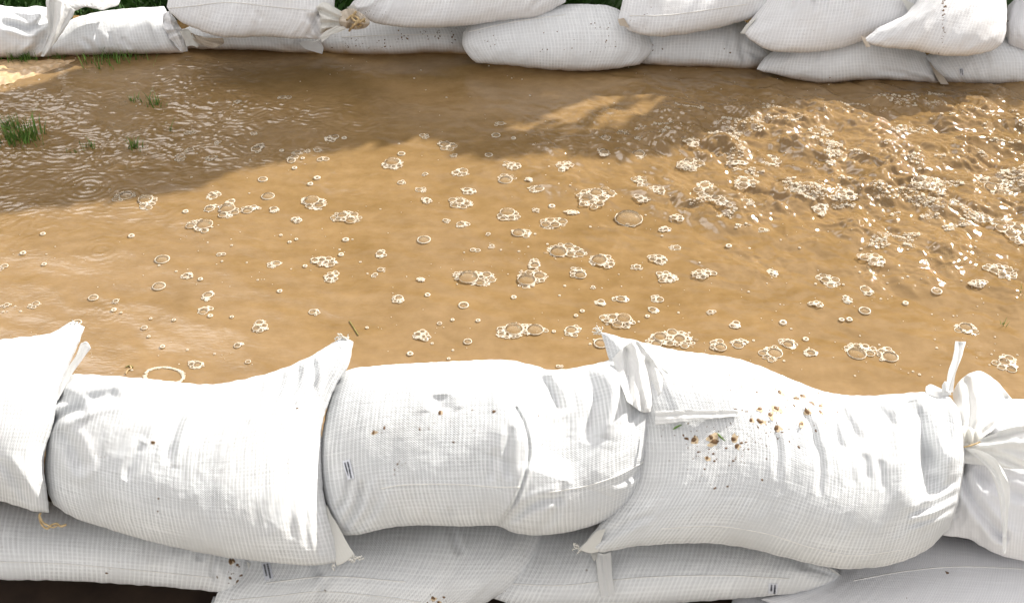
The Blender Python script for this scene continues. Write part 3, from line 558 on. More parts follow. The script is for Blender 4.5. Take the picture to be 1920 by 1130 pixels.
kb('K8', 'lower back sandbag at the right edge with a small printed tag', [(1735, 105), (1800, 80), (1870, 60), (2010, 70)], [(2010, 85), (2030, 120), (2010, 160)], [(1775, 155), (1830, 159), (1880, 160), (2010, 160)], [(1735, 105), (1750, 130), (1775, 155)],
   .0, 160, 42, .09, seed=28)
# upper course
kb('T1', 'long seamed sandbag, leftmost of the upper back course, gathered at a brown knot', [(335, -95), (400, -110), (520, -110), (600, -90)], [(600, -90), (625, -30), (625, 30), (603, 72)], [(312, 14), (335, 38), (370, 55), (420, 70), (500, 69), (555, 73), (603, 72)], [(335, -95), (322, -40), (312, 14)],
   .14, 70, 32, .10, 'cloth_backtop', seed=31, creases=[('v', [(575, 28), (590, 45), (578, 70)], 6, .012), ('v', [(605, 20), (590, 40), (600, 70)], 5, .014), ('s', [(575, 30), (590, 24), (612, 18)], 7, .010), ('v', [(480, 20), (490, 38)], 5, .005), ('r', [(598, 30), (585, 68)], 6, .010)])
kb('T2', 'long sandbag on the upper back course reaching from the brown knot to the centre', [(700, -60), (800, -100), (950, -110), (1060, -90)], [(1060, -90), (1070, -40), (1060, 5)], [(652, 16), (675, 32), (720, 47), (790, 53), (865, 49), (950, 38), (1010, 30), (1060, 5)], [(700, -60), (680, -20), (652, 16)],
   .14, 50, 32, .10, 'cloth_backtop', seed=32, creases=[('v', [(985, 30), (1000, 12), (1020, -5)], 5, .006), ('r', [(655, 16), (690, 10), (730, -20)], 5, .008)])
kb('T3', 'sandbag on the upper back course just right of centre with a pointed left corner', [(1180, -60), (1260, -100), (1400, -100), (1460, -50)], [(1460, -50), (1470, -20), (1455, 2)], [(1158, 42), (1185, 60), (1235, 69), (1310, 60), (1380, 44), (1430, 26), (1455, 2)], [(1180, -60), (1170, -10), (1158, 42)],
   .13, 66, 32, .10, 'cloth_backtop', seed=33, dd=.02)
kb('T4', 'round sagging sandbag on the upper back course, third from the right edge', [(1470, -40), (1520, -100), (1680, -100), (1722, -40)], [(1722, -40), (1742, -10), (1740, 24)], [(1392, 58), (1410, 78), (1450, 96), (1510, 99), (1570, 92), (1632, 72), (1690, 48), (1740, 24)], [(1470, -40), (1430, 10), (1392, 58)],
   .12, 96, 32, .105, 'cloth_backtop', seed=34, dd=.0, creases=[('v', [(1525, 0), (1530, 18)], 5, .010), ('v', [(1545, -10), (1548, 14)], 4, .008), ('v', [(1590, 0), (1596, 30)], 6, .006), ('v', [(1500, -10), (1490, 20)], 5, .006)])
kb('T5', 'sandbag on the upper back course with a vertical line of brown drips', [(1740, -30), (1780, -100), (1850, -100), (1882, -40)], [(1882, -40), (1888, 20), (1884, 70), (1868, 92)], [(1616, 78), (1650, 88), (1710, 94), (1770, 105), (1830, 103), (1868, 92)], [(1740, -30), (1700, 25), (1650, 50), (1616, 78)],
   .13, 102, 32, .105, 'cloth_backtop', seed=35, dd=.05)
kb('T6', 'dull grey sandbag on the upper back course, cut off by the right edge', [(1890, 10), (1930, -20), (2000, -30), (2080, -20)], [(2080, -20), (2100, 40), (2080, 98)], [(1886, 68), (1900, 88), (1960, 98), (2080, 98)], [(1890, 10), (1884, 40), (1886, 68)],
   .12, 94, 32, .09, 'cloth_fine', seed=36, dd=-.02)
# back parts
def bs(name, key, *a, **k): k.setdefault('nu', 26); k.setdefault('nv', 26); k.setdefault('wr', .004); return sheet(name, key, *a, **k)
printed_tag('K8', 1803, 135, 7, 13, -8, 4)
bs('flat_corner', 'K6', [(1425, 88), (1440, 97)], [(1440, 97), (1450, 108), (1456, 122)], [(1440, 122), (1456, 122)], [(1425, 88), (1432, 105), (1440, 122)], (.004, .006, .02, .02), 'hem', wr=.001)
bs('flat_corner', 'K7', [(1742, 115), (1752, 118)], [(1752, 118), (1765, 138), (1779, 158)], [(1764, 158), (1779, 158)], [(1742, 115), (1752, 138), (1764, 158)], (.01, .01, .03, .03), 'old', wr=.001)
bs('flat_corner', 'T3', [(1158, 36), (1170, 34)], [(1170, 34), (1176, 44), (1180, 52)], [(1162, 48), (1180, 52)], [(1158, 36), (1162, 48)], (.004, .01, .004, .01), 'old', wr=.001)
bs('flat_corner', 'T5', [(1614, 68), (1622, 70)], [(1622, 70), (1632, 88)], [(1624, 90), (1632, 88)], [(1614, 68), (1624, 90)], (.004, .01, .004, .01), 'old', wr=.001)
bs('flat_corner', 'T4', [(1412, 36), (1420, 32)], [(1420, 32), (1408, 46), (1396, 64)], [(1388, 62), (1396, 64)], [(1412, 36), (1400, 46), (1388, 62)], (.01, .01, .02, .01), 'hem', wr=.001)
bs('flat_corner', 'T4', [(1690, -2), (1716, 8)], [(1716, 8), (1720, 16)], [(1704, 24), (1720, 16)], [(1690, -2), (1698, 12), (1704, 24)], (.02, .03, .02, .03), 'hem', wr=.001)
bs('flat_corner', 'T2', [(650, 14), (664, 8)], [(664, 8), (672, 20)], [(658, 22), (672, 20)], [(650, 14), (658, 22)], (.004, .01, .004, .01), 'hem', wr=.002)
# neck and brown knot between T1 and T2
b1_, ki = pillow('gathered_neck', [(592, 12), (612, 5), (640, 22)], [(640, 22), (650, 34), (646, 50)], [(600, 62), (622, 55), (646, 50)], [(592, 12), (600, 35), (600, 62)], 0, 0, 0, .035, M['hem'], parent=BAGS['T1']['ob'],
    depth_fn=lambda U, V, X, Y: dep(BAGS['T1'], 590, 45)+.0*U-.02, nu=50, nv=40, wr=.006, wf=2, seed=51, creases=[('v', [(600, 20), (625, 32), (648, 40)], 4, .012, 0), ('v', [(600, 45), (625, 44), (648, 46)], 4, .012, 0)])
b2_, kk = pillow('knot', [(636, 22), (660, 16), (682, 28)], [(682, 28), (694, 42), (686, 54)], [(638, 50), (662, 56), (686, 54)], [(636, 22), (632, 36), (638, 50)], 0, 0, 0, .035, M['old'], parent=BAGS['T1']['ob'],
    depth_fn=lambda U, V, X, Y: dep(BAGS['T1'], 590, 45)+.0*U-.03, nu=50, nv=40, wr=.008, wf=2.2, seed=52, creases=[('v', [(655, 20), (662, 35), (655, 54)], 4, .016, 0), ('v', [(672, 24), (668, 40), (676, 52)], 4, .014, 0), ('r', [(640, 40), (665, 44), (690, 44)], 4, .01, 0)])
BAGS['KN'] = kk
for i, pts in enumerate(([(668, 22), (660, 34), (672, 42), (684, 36)], [(664, 48), (672, 36), (660, 30), (650, 38)], [(675, 36), (668, 45), (660, 52), (655, 58)], [(684, 40), (672, 50), (660, 46)])):
    twine('twine', 'KN', [(x, y, .012) for x, y in pts], .004, 'straw', parent=BAGS['T1']['ob'])
for top, right, bottom, left in (([(640, 50), (632, 48)], [(632, 48), (612, 58), (600, 70)], [(604, 80), (600, 70)], [(640, 50), (620, 66), (604, 80)]),
                                 ([(592, 78), (615, 62)], [(615, 62), (640, 50), (652, 54)], [(584, 82), (610, 70), (652, 54)], [(592, 78), (584, 82)])):
    bs('tie_tail', 'KN', top, right, bottom, left, (.01,)*4, 'hem', parent=BAGS['T1']['ob'], lift=dep(BAGS['T1'], 590, 60)-.03)
bs('flap', 'K3', [(560, 80), (580, 76), (600, 80)], [(600, 80), (606, 90), (604, 101)], [(572, 92), (590, 98), (604, 101)], [(560, 80), (566, 86), (572, 92)], (.03,)*4, 'thin')
# crumpled empty mouth hanging left of T1 and the fallen flap
DK = dep(BAGS['K1'], 325, 70)-.03
b3_, kc = pillow('crumpled_mouth', [(306, 26), (316, 22), (326, 32)], [(326, 32), (338, 52), (350, 72), (352, 96)], [(338, 96), (345, 97), (352, 96)], [(306, 26), (306, 50), (318, 72), (338, 96)], 0, 0, 0, .022, M['cloth_backtop'], parent=BAGS['K1']['ob'],
    depth_fn=lambda U, V, X, Y: DK+0*U, nu=50, nv=60, wr=.007, wf=2, seed=53, creases=[('v', [(306, 40), (325, 50), (340, 48)], 5, .012, 0), ('v', [(312, 66), (330, 60), (345, 60)], 4, .012, 0), ('r', [(320, 35), (330, 60), (345, 90)], 5, .008, 0)])
bs('crumpled_fold', 'K3', [(336, 58), (352, 55), (366, 72)], [(366, 72), (372, 84), (370, 90)], [(350, 88), (360, 86), (370, 90)], [(336, 58), (345, 74), (350, 88)], (.06,)*4, 'hem', wr=.010, parent=BAGS['K1']['ob'], lift=DK+.01)
bs('torn_flap', 'K3', [(356, 62), (385, 70), (418, 72)], [(418, 72), (420, 80), (418, 84)], [(376, 84), (398, 90), (418, 84)], [(356, 62), (364, 76), (376, 84)], (.06,)*4, 'old', wr=.008, parent=BAGS['K3']['ob'], lift=DK+.005,
   creases=[('v', [(362, 68), (385, 82), (400, 86)], 4, .010, 0), ('v', [(375, 68), (395, 76), (418, 78)], 3, .010, 0)])
for k, l in (('T1', [(316, 16), (360, 12), (430, 5), (520, 14), (590, 20)]), ('K5', [(880, 60), (960, 42), (1060, 28)]), ('T3', [(1180, 30), (1260, 28), (1400, 8)]), ('K4', [(640, 70), (740, 66), (840, 66)])): seam(k, l, .0016)
def drips(x0, y0, x1, y1, n, s): return [(x0+(x1-x0)*g.random()+g.gauss(0, 1.2), y0+(y1-y0)*g.random(), s*(.5+g.random())) for _ in range(n)]
spatter('T5', drips(1772, 0, 1768, 30, 16, 1.7)+drips(1770, 30, 1767, 90, 22, .9)+[(1760, 100, 2.4)], 11)
spatter('K4', cloud(g, 650, 82, 18, 9, 22, .9, 2.2)+cloud(g, 755, 66, 8, 8, 14, 1, 2.2)+cloud(g, 795, 62, 3, 8, 9, 1.2, 2.6)+cloud(g, 822, 62, 3, 9, 9, 1.2, 2.6)+cloud(g, 850, 66, 3, 8, 9, 1.2, 2.4)+cloud(g, 715, 85, 14, 6, 10, .9, 2.2), 12)
spatter('K5', cloud(g, 1140, 80, 20, 26, 14, 1, 2.4)+cloud(g, 1040, 88, 30, 14, 8, 1, 2.4)+cloud(g, 920, 75, 18, 8, 8, 1, 2)+cloud(g, 1108, 45, 4, 3, 2, 2, 2.6), 13)
spatter('K6', [(1369, 99, 2.2), (1358, 92, 1.4), (1242, 92, 2), (1224, 85, 1.8), (1224, 95, 1.6)], 14); spatter('K7', [(1556, 146, 1.6), (1500, 147, 1.3)], 15)
spatter('T3', cloud(g, 1220, 30, 18, 14, 9, .8, 1.8), 16); spatter('T2', cloud(g, 700, 20, 20, 10, 8, .8, 1.6), 17); spatter('T6', [(1890, 40, 2.6)], 18)

# pale sheet draped over the wall at the left
DD_ = dep(BAGS['K1'], 140, 60)-.05
tp, ti = pillow('draped_sheet', [(82, -60), (140, -70), (210, -50), (232, -20)], [(232, -20), (222, 8), (200, 17), (190, 20)], [(140, 22), (160, 14), (190, 20)], [(82, -60), (86, -10), (100, 12), (140, 22)], 0, 0, 0, .02, M['thin'],
    depth_fn=lambda U, V, X, Y: DD_+.07*(1-V), nu=60, nv=40, wr=.006, seed=61)
tag(tp, 'thin white plastic sheet draped over the wall top at the upper left', 'plastic sheet')
t2, _ = pillow('hanging_fold', [(86, -5), (110, -2), (142, 20)], [(142, 20), (125, 50), (105, 78), (83, 106)], [(76, 106), (80, 107), (83, 106)], [(86, -5), (88, 30), (90, 62), (76, 106)], 0, 0, 0, .012, M['thin'], parent=tp,
    depth_fn=lambda U, V, X, Y: DD_-.01+.07*(1-V)*0, nu=44, nv=80, wr=.005, wf=2, seed=62, creases=[('v', [(98, 5), (96, 60), (80, 105)], 4, .012, 0), ('r', [(115, 5), (108, 50), (84, 100)], 5, .010, 0)])
# ================================================================== flood water
def bump2(x, y, cx, cy, sx, sy): return np.exp(-((x-cx)/sx)**2-((y-cy)/sy)**2)
RINGS = [(165, 352, .15, .0007, .022), (190, 470, .10, .0003, .02), (200, 590, .09, .0002, .017), (238, 368, .07, .0007, .016), (1180, 415, .05, .0006, .016)]
RX = [(on_z(a, b), r, am, wl) for a, b, r, am, wl in RINGS]
def px_of(x, y, z=0.):
    d = np.stack([x, y, np.zeros_like(x)+z-CAMH], -1); f = d@FW
    return 960+F*(d@RT)/f, 565-F*(d@UP)/f
def water_h(x, y):
    px, py = px_of(x, y)
    # masks laid over the water in its own coordinates
    c = on_z(1560, 330); turb = np.clip(1.35*bump2(x, y, c[0]+.12, c[1]+.02, .70, .48)+.9*bump2(x, y, c[0]+.75, c[1]+.05, .5, .55)+.35*bump2(x, y, c[0]-.4, c[1]+.28, .5, .3), 0, 1.15)
    right = sstep(-.1, .9, x)
    cl = on_z(130, 260); rip = np.clip(1.25*bump2(x, y, cl[0], cl[1]+.12, .78, .44), 0, 1)
    wx = x+.035*NZ[0](x*6, y*6)+.015*NZ[1](x*17, y*17); wy = y+.035*NZ[2](x*6+9, y*6)+.015*NZ[3](x*17, y*17+5)
    # rolling flow lines across the right half, running slightly downhill to the left
    a = R(-24); u = wx*math.cos(a)+wy*math.sin(a); v = -wx*math.sin(a)+wy*math.cos(a)
    h = .0028*NZ[4](u*3, v*6)+right*sstep(1.6, 2.9, y)*(.0016*NZ[5](u*9, v*30)+.0007*NZ[3](u*22, v*60))+right*.0005*NZ[5](u*9, v*30)+.0012*NZ[6](u*6+3, v*17)+(.0002+.0003*right)*NZ[7](wx*30, wy*42)
    # churned water: rounded lumps with sharp hollows between
    bil = lambda n, k, s, o: 1-2.1*np.abs(n(u*k*s+o, v*k+o))
    big = bil(NZ[1], 6.5, .55, 3.); mid = bil(NZ[2], 15, .7, 7.); sm = bil(NZ[3], 33, .8, 1.); ti = bil(NZ[4], 70, .85, 5.)
    gate = .55+.45*sstep(-.25, .35, NZ[5](x*4.2+2, y*5.5))
    sa, ta = .60*x-.80*y, .80*x+.60*y
    wo = lambda k, s, q: 1-1.5*worley((sa+.03*NZ[2](x*9, y*9+q))*k*s+q, (ta+.03*NZ[6](x*9+q, y*9))*k, int(q))**1.5
    h += turb*gate*(.0215*wo(8.5, .5, 3)+.0125*wo(18, .55, 5)+.0046*wo(40, .65, 8))
    sp_ = on_z(1500, 285); h += .022*bump2(x, y, sp_[0]+.012*NZ[3](y*30, x*30), sp_[1], .06, .045)*(1+.8*wo(38, .8, 11))
    h += turb*gate*.38*(.023*big+.021*mid*(.5+.5*np.clip(big, 0, 1))+.0095*sm+.0030*ti)
    h += turb*.006
    # capillary ripples, upper left
    r1 = NZ[6](wx*36+8+1.2*NZ[0](x*16, y*16), wy*58+1.2*NZ[1](x*16, y*16)); r2 = NZ[7](wx*55+1.5*r1, wy*100)
    rip = rip*(.35+.65*sstep(-.35, .25, NZ[5](x*2.6+4, y*4.2))); h += rip*(.0036*r1+.0017*r2)
    for c_, rr, am, wl in RX:
        d = np.hypot(x-c_[0], y-c_[1]); h += am*np.cos(d/wl*2*PI)*np.exp(-(d/(rr*.62))**2)
    # swell pushed against the bulging bag at the back
    c_ = on_z(975, 124); h += .028*bump2(x, y, c_[0]+.02, c_[1], .14, .035)*(1+.5*NZ[2](x*25, y*25))
    return h, turb, rip
nx, ny = 1240, 740
gx = np.linspace(-2.5, 2.5, nx); gy = 1.60+(4.0-1.60)*np.linspace(0, 1, ny)**1.15
X, Y = np.meshgrid(gx, gy); H, TU, RP = water_h(X, Y)
idx = np.arange(nx*ny).reshape(ny, nx)
link('water', np.stack([X, Y, H], -1).reshape(-1, 3), np.stack([idx[:-1, :-1], idx[:-1, 1:], idx[1:, 1:], idx[1:, :-1]], -1).reshape(-1, 4), M['water'])['kind'] = 'structure'
def wz(x, y): return float(water_h(np.array([x]), np.array([y]))[0][0])

# ------------------------------------------------------------------ ground: one sheet, a basin under the water, lawn beyond
gx2 = np.concatenate([[-80, -40, -15, -6], np.linspace(-4, 4, 120), [6, 15, 40, 80]]); gy2 = np.concatenate([[-80, -30, -8, -2], np.linspace(0, 7, 150), [9, 15, 40, 90]])
GX, GY = np.meshgrid(gx2, gy2)
GZ = -.37+.32*sstep(3.2, 3.9, GY)+.012*NZ[0](GX*5, GY*5)+.006*NZ[1](GX*16, GY*16)
i2 = np.arange(GX.size).reshape(GX.shape)
m, nt, N, L, b = mat('soil_and_lawn'); gp = N.new('ShaderNodeNewGeometry'); sx = N.new('ShaderNodeSeparateXYZ'); L.new(gp.outputs['Position'], sx.inputs[0])
so_ = ramp(N, L, noise(N, L, gp.outputs['Position'], 12, 5), [(.3, (.028, .016, .010)), (.7, (.06, .036, .022))])
so_ = mix(N, L, ramp(N, L, mth(N, L, 'DIVIDE', sx.outputs[1], 10), [(.118, (1,)*3), (.135, (0,)*3)]), so_, (.42, .39, .34))  # unseen ground made pale to bounce light up onto the lower bags
la = ramp(N, L, noise(N, L, gp.outputs['Position'], 25, 5), [(.3, (.012, .03, .006)), (.7, (.03, .07, .012))])
L.new(mix(N, L, ramp(N, L, mth(N, L, 'DIVIDE', sx.outputs[1], 10), [(.37, (0,)*3), (.39, (1,)*3)]), so_, la), b.inputs['Base Color']); b.inputs['Roughness'].default_value = .9
link('ground', np.stack([GX, GY, GZ], -1).reshape(-1, 3), np.stack([i2[:-1, :-1], i2[:-1, 1:], i2[1:, 1:], i2[1:, :-1]], -1).reshape(-1, 4), m)['kind'] = 'structure'

# shallow silt bank in the upper left corner
def patch(name, pts, z, m, n=60):
    P = np.array(pts, float); top = resamp(P[:3], n); bot = resamp(P[3:][::-1], n)
    v = np.linspace(0, 1, 24)[:, None, None]; A = top[None]*(1-v)+bot[None]*v; W = on_z(A[..., 0], A[..., 1], z)
    W[..., 2] += .005*NZ[2](W[..., 0]*26, W[..., 1]*26)+.003*NZ[3](W[..., 0]*60, W[..., 1]*60)-.012*(np.abs(v[..., 0]*2-1)**3)-.01*(np.linspace(0, 1, n)[None]**4)
    i = np.arange(24*n).reshape(24, n); o = link(name, W.reshape(-1, 3), np.stack([i[:-1, :-1], i[1:, :-1], i[1:, 1:], i[:-1, 1:]], -1).reshape(-1, 4), m); return o
M['silt'] = simple('wet_silt', (.55, .37, .20), .35, .25, 60, .5)
o = patch('silt_bank', [(-90, 104), (0, 106), (150, 104), (120, 118), (60, 138), (-90, 184)], .013, M['silt']); o['kind'] = 'structure'

# ------------------------------------------------------------------ unseen leafy casters added beyond the wall, shaped to the water's shadow outline
SH = [[(-260, 440), (0, 402), (120, 388), (230, 378), (330, 364), (395, 352), (415, 332), (430, 322), (500, 309), (640, 289), (720, 274), (790, 262), (825, 262), (842, 285), (870, 300), (950, 303), (1080, 296), (1150, 313), (1240, 305), (1300, 285),
       (1380, 250), (1440, 236), (1500, 216), (1560, 208), (1640, 196), (1740, 190), (1800, 202), (1900, 214), (2000, 222), (2300, 240), (2500, 30), (2500, -90), (310, -90), (305, 50), (285, 98), (262, 111), (200, 119), (135, 124), (112, 140), (60, 160), (0, 176), (-260, 206)]]
HOLE = [(945, 236), (1010, 222), (1050, 208), (1075, 203), (1110, 186), (1180, 170), (1243, 161), (1240, 185), (1232, 212), (1190, 232), (1150, 246), (1110, 250), (1060, 258), (1010, 246), (960, 246)]
def inpoly(P, x, y):
    c = np.zeros(x.shape, bool); n = len(P)
    for i in range(n):
        x0, y0 = P[i][:2]; x1, y1 = P[i-1][:2]
        k = ((y0 > y) != (y1 > y)) & (x < (x1-x0)*(y-y0)/(y1-y0+1e-12)+x0); c ^= k
    return c
WP = [on_z(*q)[:2] for q in SH[0]]; HP = [on_z(*q)[:2] for q in HOLE]
rs = np.random.RandomState(3); WPa = np.array(WP); lo, hi = WPa.min(0), WPa.max(0)
hi[1] = min(hi[1], 5.4); lo[0] = max(lo[0], -2.8); hi[0] = min(hi[0], 3.6)
def shade_leaves(name, x0, x1, trunk, label, seed, hbase):
    rs = np.random.RandomState(seed); n = 15000
    x = rs.uniform(max(lo[0], x0), min(hi[0], x1), n); y = rs.uniform(lo[1], hi[1], n)
    thin_ = (rs.rand(n) < .08)  # a few leaves hang in the gap and dapple its light
    k = inpoly(WP, x, y) & (~inpoly(HP, x, y) | thin_)
    # inset: leaf centres keep clear of the rim
    for ddx, ddy in ((.022, 0), (-.022, 0), (0, .022), (0, -.022)): k &= inpoly(WP, x+ddx, y+ddy) & (~inpoly(HP, x+ddx, y+ddy) | thin_)
    x, y = x[k], y[k]; h = hbase+.35*rs.rand(len(x))+.15*NZ[2](x*3, y*3)
    c = np.stack([x+SUN.x/SUN.z*h, y+SUN.y/SUN.z*h, h], -1)
    s = rs.uniform(.03, .055, len(x)); nrm = np.array(SUN)+.55*rs.randn(len(x), 3); nrm /= np.linalg.norm(nrm, axis=1)[:, None]
    t = np.cross(nrm, rs.randn(len(x), 3)); t /= np.linalg.norm(t, axis=1)[:, None]; bb = np.cross(nrm, t)
    V = np.stack([c-t*s[:, None], c-bb*s[:, None]*.55, c+t*s[:, None], c+bb*s[:, None]*.55], 1).reshape(-1, 3)
    rt = bpy.data.objects.new('shade_caster', None); col.objects.link(rt); rt.location = (trunk[0], trunk[1], -.05)
    tag(rt, label, 'shade_caster', 'unseen casters added beyond the wall')
    link('shade_leaves', V, np.arange(len(V)).reshape(-1, 4), M['leaf'], rt, smooth=False, origin=np.array(rt.location))
    b = MB(); top = np.array([c[:, 0].mean(), c[:, 1].mean()+.25, hbase+.1]); b.add(*tube(resamp([trunk+(-.1,), (trunk[0]+.05, trunk[1], 1.2), tuple((top+np.array([trunk[0], trunk[1], 2.]))/2+np.array([0, 0, .3])), tuple(top)], 20), np.linspace(.09, .025, 20), 10))
    for i in range(9):
        q = c[rs.randint(len(c))]; b.add(*tube(resamp([(trunk[0]+.05, trunk[1], 1.6), tuple((top+q)/2+np.array([0, .1, .1])), tuple(q)], 12), np.linspace(.035, .006, 12), 6))
    b.build('trunk', M['bark'], rt)
shade_leaves('shade_caster', -9, .7, (.9, 6.0), 'unseen leafy shadow caster added behind the wall, shaped to shade the water, left one', 5, 1.95)
shade_leaves('shade_caster', .7, 9, (3.4, 6.1), 'unseen leafy shadow caster added behind the wall, shaped to shade the water, right one', 6, 2.05)

# unseen dark foliage added far back so the middle water mirrors it, not sky
rs = np.random.RandomState(12); n = 42000
c = np.stack([rs.uniform(-9, 13, n), rs.uniform(9.5, 11, n), rs.uniform(0, 1, n)], -1); c[:, 2] *= (5.6+1.2*NZ[3](c[:, 0]*.6, c[:, 0]*0+2)+.5*NZ[4](c[:, 0]*2.3, c[:, 0]*0))*np.clip(.74+(c[:, 0]+3.4)*.2, .74, 1)
s = rs.uniform(.09, .17, n)[:, None]; nrm = rs.randn(n, 3)+np.array([0, -1.2, .4]); nrm /= np.linalg.norm(nrm, axis=1)[:, None]; t = np.cross(nrm, rs.randn(n, 3)); t /= np.linalg.norm(t, axis=1)[:, None]; bb = np.cross(nrm, t)
tag(link('reflected_backdrop', np.stack([c-t*s, c-bb*s*.6, c+t*s, c+bb*s*.6], 1).reshape(-1, 3), np.arange(4*n).reshape(-1, 4), M['leaf'], smooth=False, origin=np.array([5., 10, 0])), 'unseen dark foliage added far beyond the wall for the water to mirror', 'reflected_backdrop')
# ------------------------------------------------------------------ grass
def tuft(px, py, wpx, hpx, n, label, seed, z0=0., lean=0, m='grass', upz=None, cat='grass tuft'):
    g = random.Random(seed); c = on_z(px, py, z0); pm = (np.linalg.norm(c-CC))/F; b = MB()
    for i in range(n):
        x = c[0]+g.gauss(0, wpx*pm*.28); y = c[1]+g.gauss(0, wpx*pm*.22); h = hpx*pm*.95*g.uniform(.35, 1.05); a = g.uniform(0, 6.28); bn = h*g.uniform(.05, .9); w_ = g.uniform(.0012, .0026)
        d = np.array([math.cos(a), math.sin(a), 0.]); d[0] += lean; sd_ = np.array([-d[1], d[0], 0.]); V = []
        for k in range(5):
            t = k/4; p = np.array([x, y, z0-.012])+d*bn*t*t+np.array([0, 0, (h+.012)*t*(1-.12*t)]); ww = w_*(1-t**1.5)+.0002
            V += [p-sd_*ww, p+np.array([0, 0, .0004])+d*ww*.35, p+sd_*ww]
        f = []
        for k in range(4): f += [(3*k, 3*k+1, 3*k+4, 3*k+3), (3*k+1, 3*k+2, 3*k+5, 3*k+4)]
        b.add(V, f)
    o = b.build('grass_tuft', M[m]); tag(o, label, cat, 'grass tufts standing in and beside the flood water'); return o
tuft(45, 262, 62, 44, 130, 'largest green grass tuft in the rippled water at the left edge', 1)
tuft(20, 240, 26, 30, 50, 'grass blades at the left edge just above the largest tuft', 11)
tuft(290, 197, 30, 26, 26, 'small grass tuft in the rippled water, upper of the two nearest the shadowed middle', 2)
tuft(250, 190, 26, 16, 14, 'wispy grass shoots just left of the upper small tuft', 21)
tuft(254, 276, 22, 26, 28, 'small dark grass tuft in the rippled water, lowest and farthest from the wall', 3)
tuft(165, 276, 28, 20, 20, 'thin grass tuft between the largest tuft and the lowest small one', 4)
tuft(140, 285, 22, 14, 10, 'sparse grass shoots near the raindrop ring', 41)
tuft(320, 244, 5, 26, 4, 'single upright grass blades standing alone in the shaded water', 5)
tuft(205, 110, 80, 30, 90, 'long grass row at the foot of the low sunlit bag', 6)
tuft(260, 108, 60, 24, 30, 'sparser grass at the right end of the row by the low sunlit bag', 61)
tuft(185, 130, 8, 26, 5, 'few long blades in the water below the grass row', 62)
tuft(45, 114, 34, 26, 120, 'bright green grass tuft in the sun below the creased left bag', 7)
tuft(110, 111, 26, 16, 34, 'sunlit grass tuft below the hanging sheet corner, at the left bag gap', 8)
tuft(2, 112, 26, 20, 30, 'grass tuft cut by the left edge at the foot of the wall', 9)
tuft(1880, 108+56, 40, 8, 10, 'few dark grass blades by the wall at the right edge', 12)
tuft(1912, 322, 26, 12, 14, 'grass blades in the churned water at the right edge', 13)
tuft(1912, 556, 20, 30, 6, 'yellow green shoots at the right edge above the tied ruffle', 14)
tuft(1880, 612, 12, 18, 5, 'small shoots in the water just above the tied ruffle', 15)
# grass beyond the wall
g = random.Random(9); b = MB()
for i in range(9000):
    x = g.uniform(-2.6, .4); y = g.uniform(3.95, 5.6); z = -.05; h = g.uniform(.04, .11); a = g.uniform(0, 6.28); w_ = .003; d = np.array([math.cos(a), math.sin(a), 0]); s_ = np.array([-d[1], d[0], 0])*w_; p = np.array([x, y, z])
    b.add([p-s_, p+s_, p+d*h*.3+np.array([0, 0, h*.7])+s_*.6, p+d*h*.75+np.array([0, 0, h])], [(0, 1, 2, 3)])
M['lawn'] = simple('lawn_blade', (.03, .085, .012), .6, .5, 3)
tag(b.build('grass', M['lawn']), 'dark green grass growing beyond the back wall', 'grass', kind='stuff')
# fallen bits
def bit(name, pts, r, m, label, cat):
    P = [on_z(x, y, 0) for x, y in pts]; P = [p+np.array([0, 0, wz(p[0], p[1])+.002]) for p in P]; b = MB(); b.add(*tube(resamp(P, 10), r, 5)); tag(b.build(name, M[m]), label, cat)
bit('straw', [(236, 703), (240, 696), (247, 692), (244, 688)], .0016, 'straw', 'curled brown straw floating by the foam ring above the second front bag', 'straw')
bit('straw', [(236, 690), (243, 687), (250, 690)], .0014, 'debris', 'green bit of straw crossing the curled brown one', 'straw')
bit('floating_blade', [(655, 601), (663, 614), (672, 629)], .0012, 'debris', 'single olive grass blade floating above the peaked bag corner', 'grass blade')

# ================================================================== foam
RU = np.array([(math.cos(j*2*PI/14), math.sin(j*2*PI/14)) for j in range(14)])
def add_cell(b, c, r, rim, z, g, dome=True, nseg=None):
    k = nseg or (14 if r > .008 else 9 if r > .003 else 6); an = np.arange(k)*2*PI/k+g.random()
    # rim: a small bead ring
    V = []
    for j in range(k):
        ca, sa = math.cos(an[j]), math.sin(an[j]); q = rim*g.uniform(.75, 1.3)
        for t in range(4):
            a = t*PI/2+PI/4; rr = r+q*math.cos(a); V.append((c[0]+rr*ca, c[1]+rr*sa, z+q*.75*math.sin(a)+.0005))
    f = [(j*4+t, ((j+1) % k)*4+t, ((j+1) % k)*4+(t+1) % 4, j*4+(t+1) % 4) for j in range(k) for t in range(4)]
    b.add(V, f, 0)
    if dome:
        r = r*.95; V = []; hts = (0., .38, .68, .9) if r > .004 else (0., .6)
        for hh in hts:
            rr = r*math.sqrt(max(0, 1-hh*hh))
            for j in range(k): V.append((c[0]+rr*math.cos(an[j]), c[1]+rr*math.sin(an[j]), z+r*.5*hh))
        f = [(q*k+j, q*k+(j+1) % k, (q+1)*k+(j+1) % k, (q+1)*k+j) for q in range(len(hts)-1) for j in range(k)]
        n0 = (len(hts)-1)*k; V.append((c[0], c[1], z+r*.5)); f += [(n0+j, n0+(j+1) % k, len(V)-1) for j in range(k)]
        b.add(V, f, 1)
def k_(s): return (s*1.37) % 50
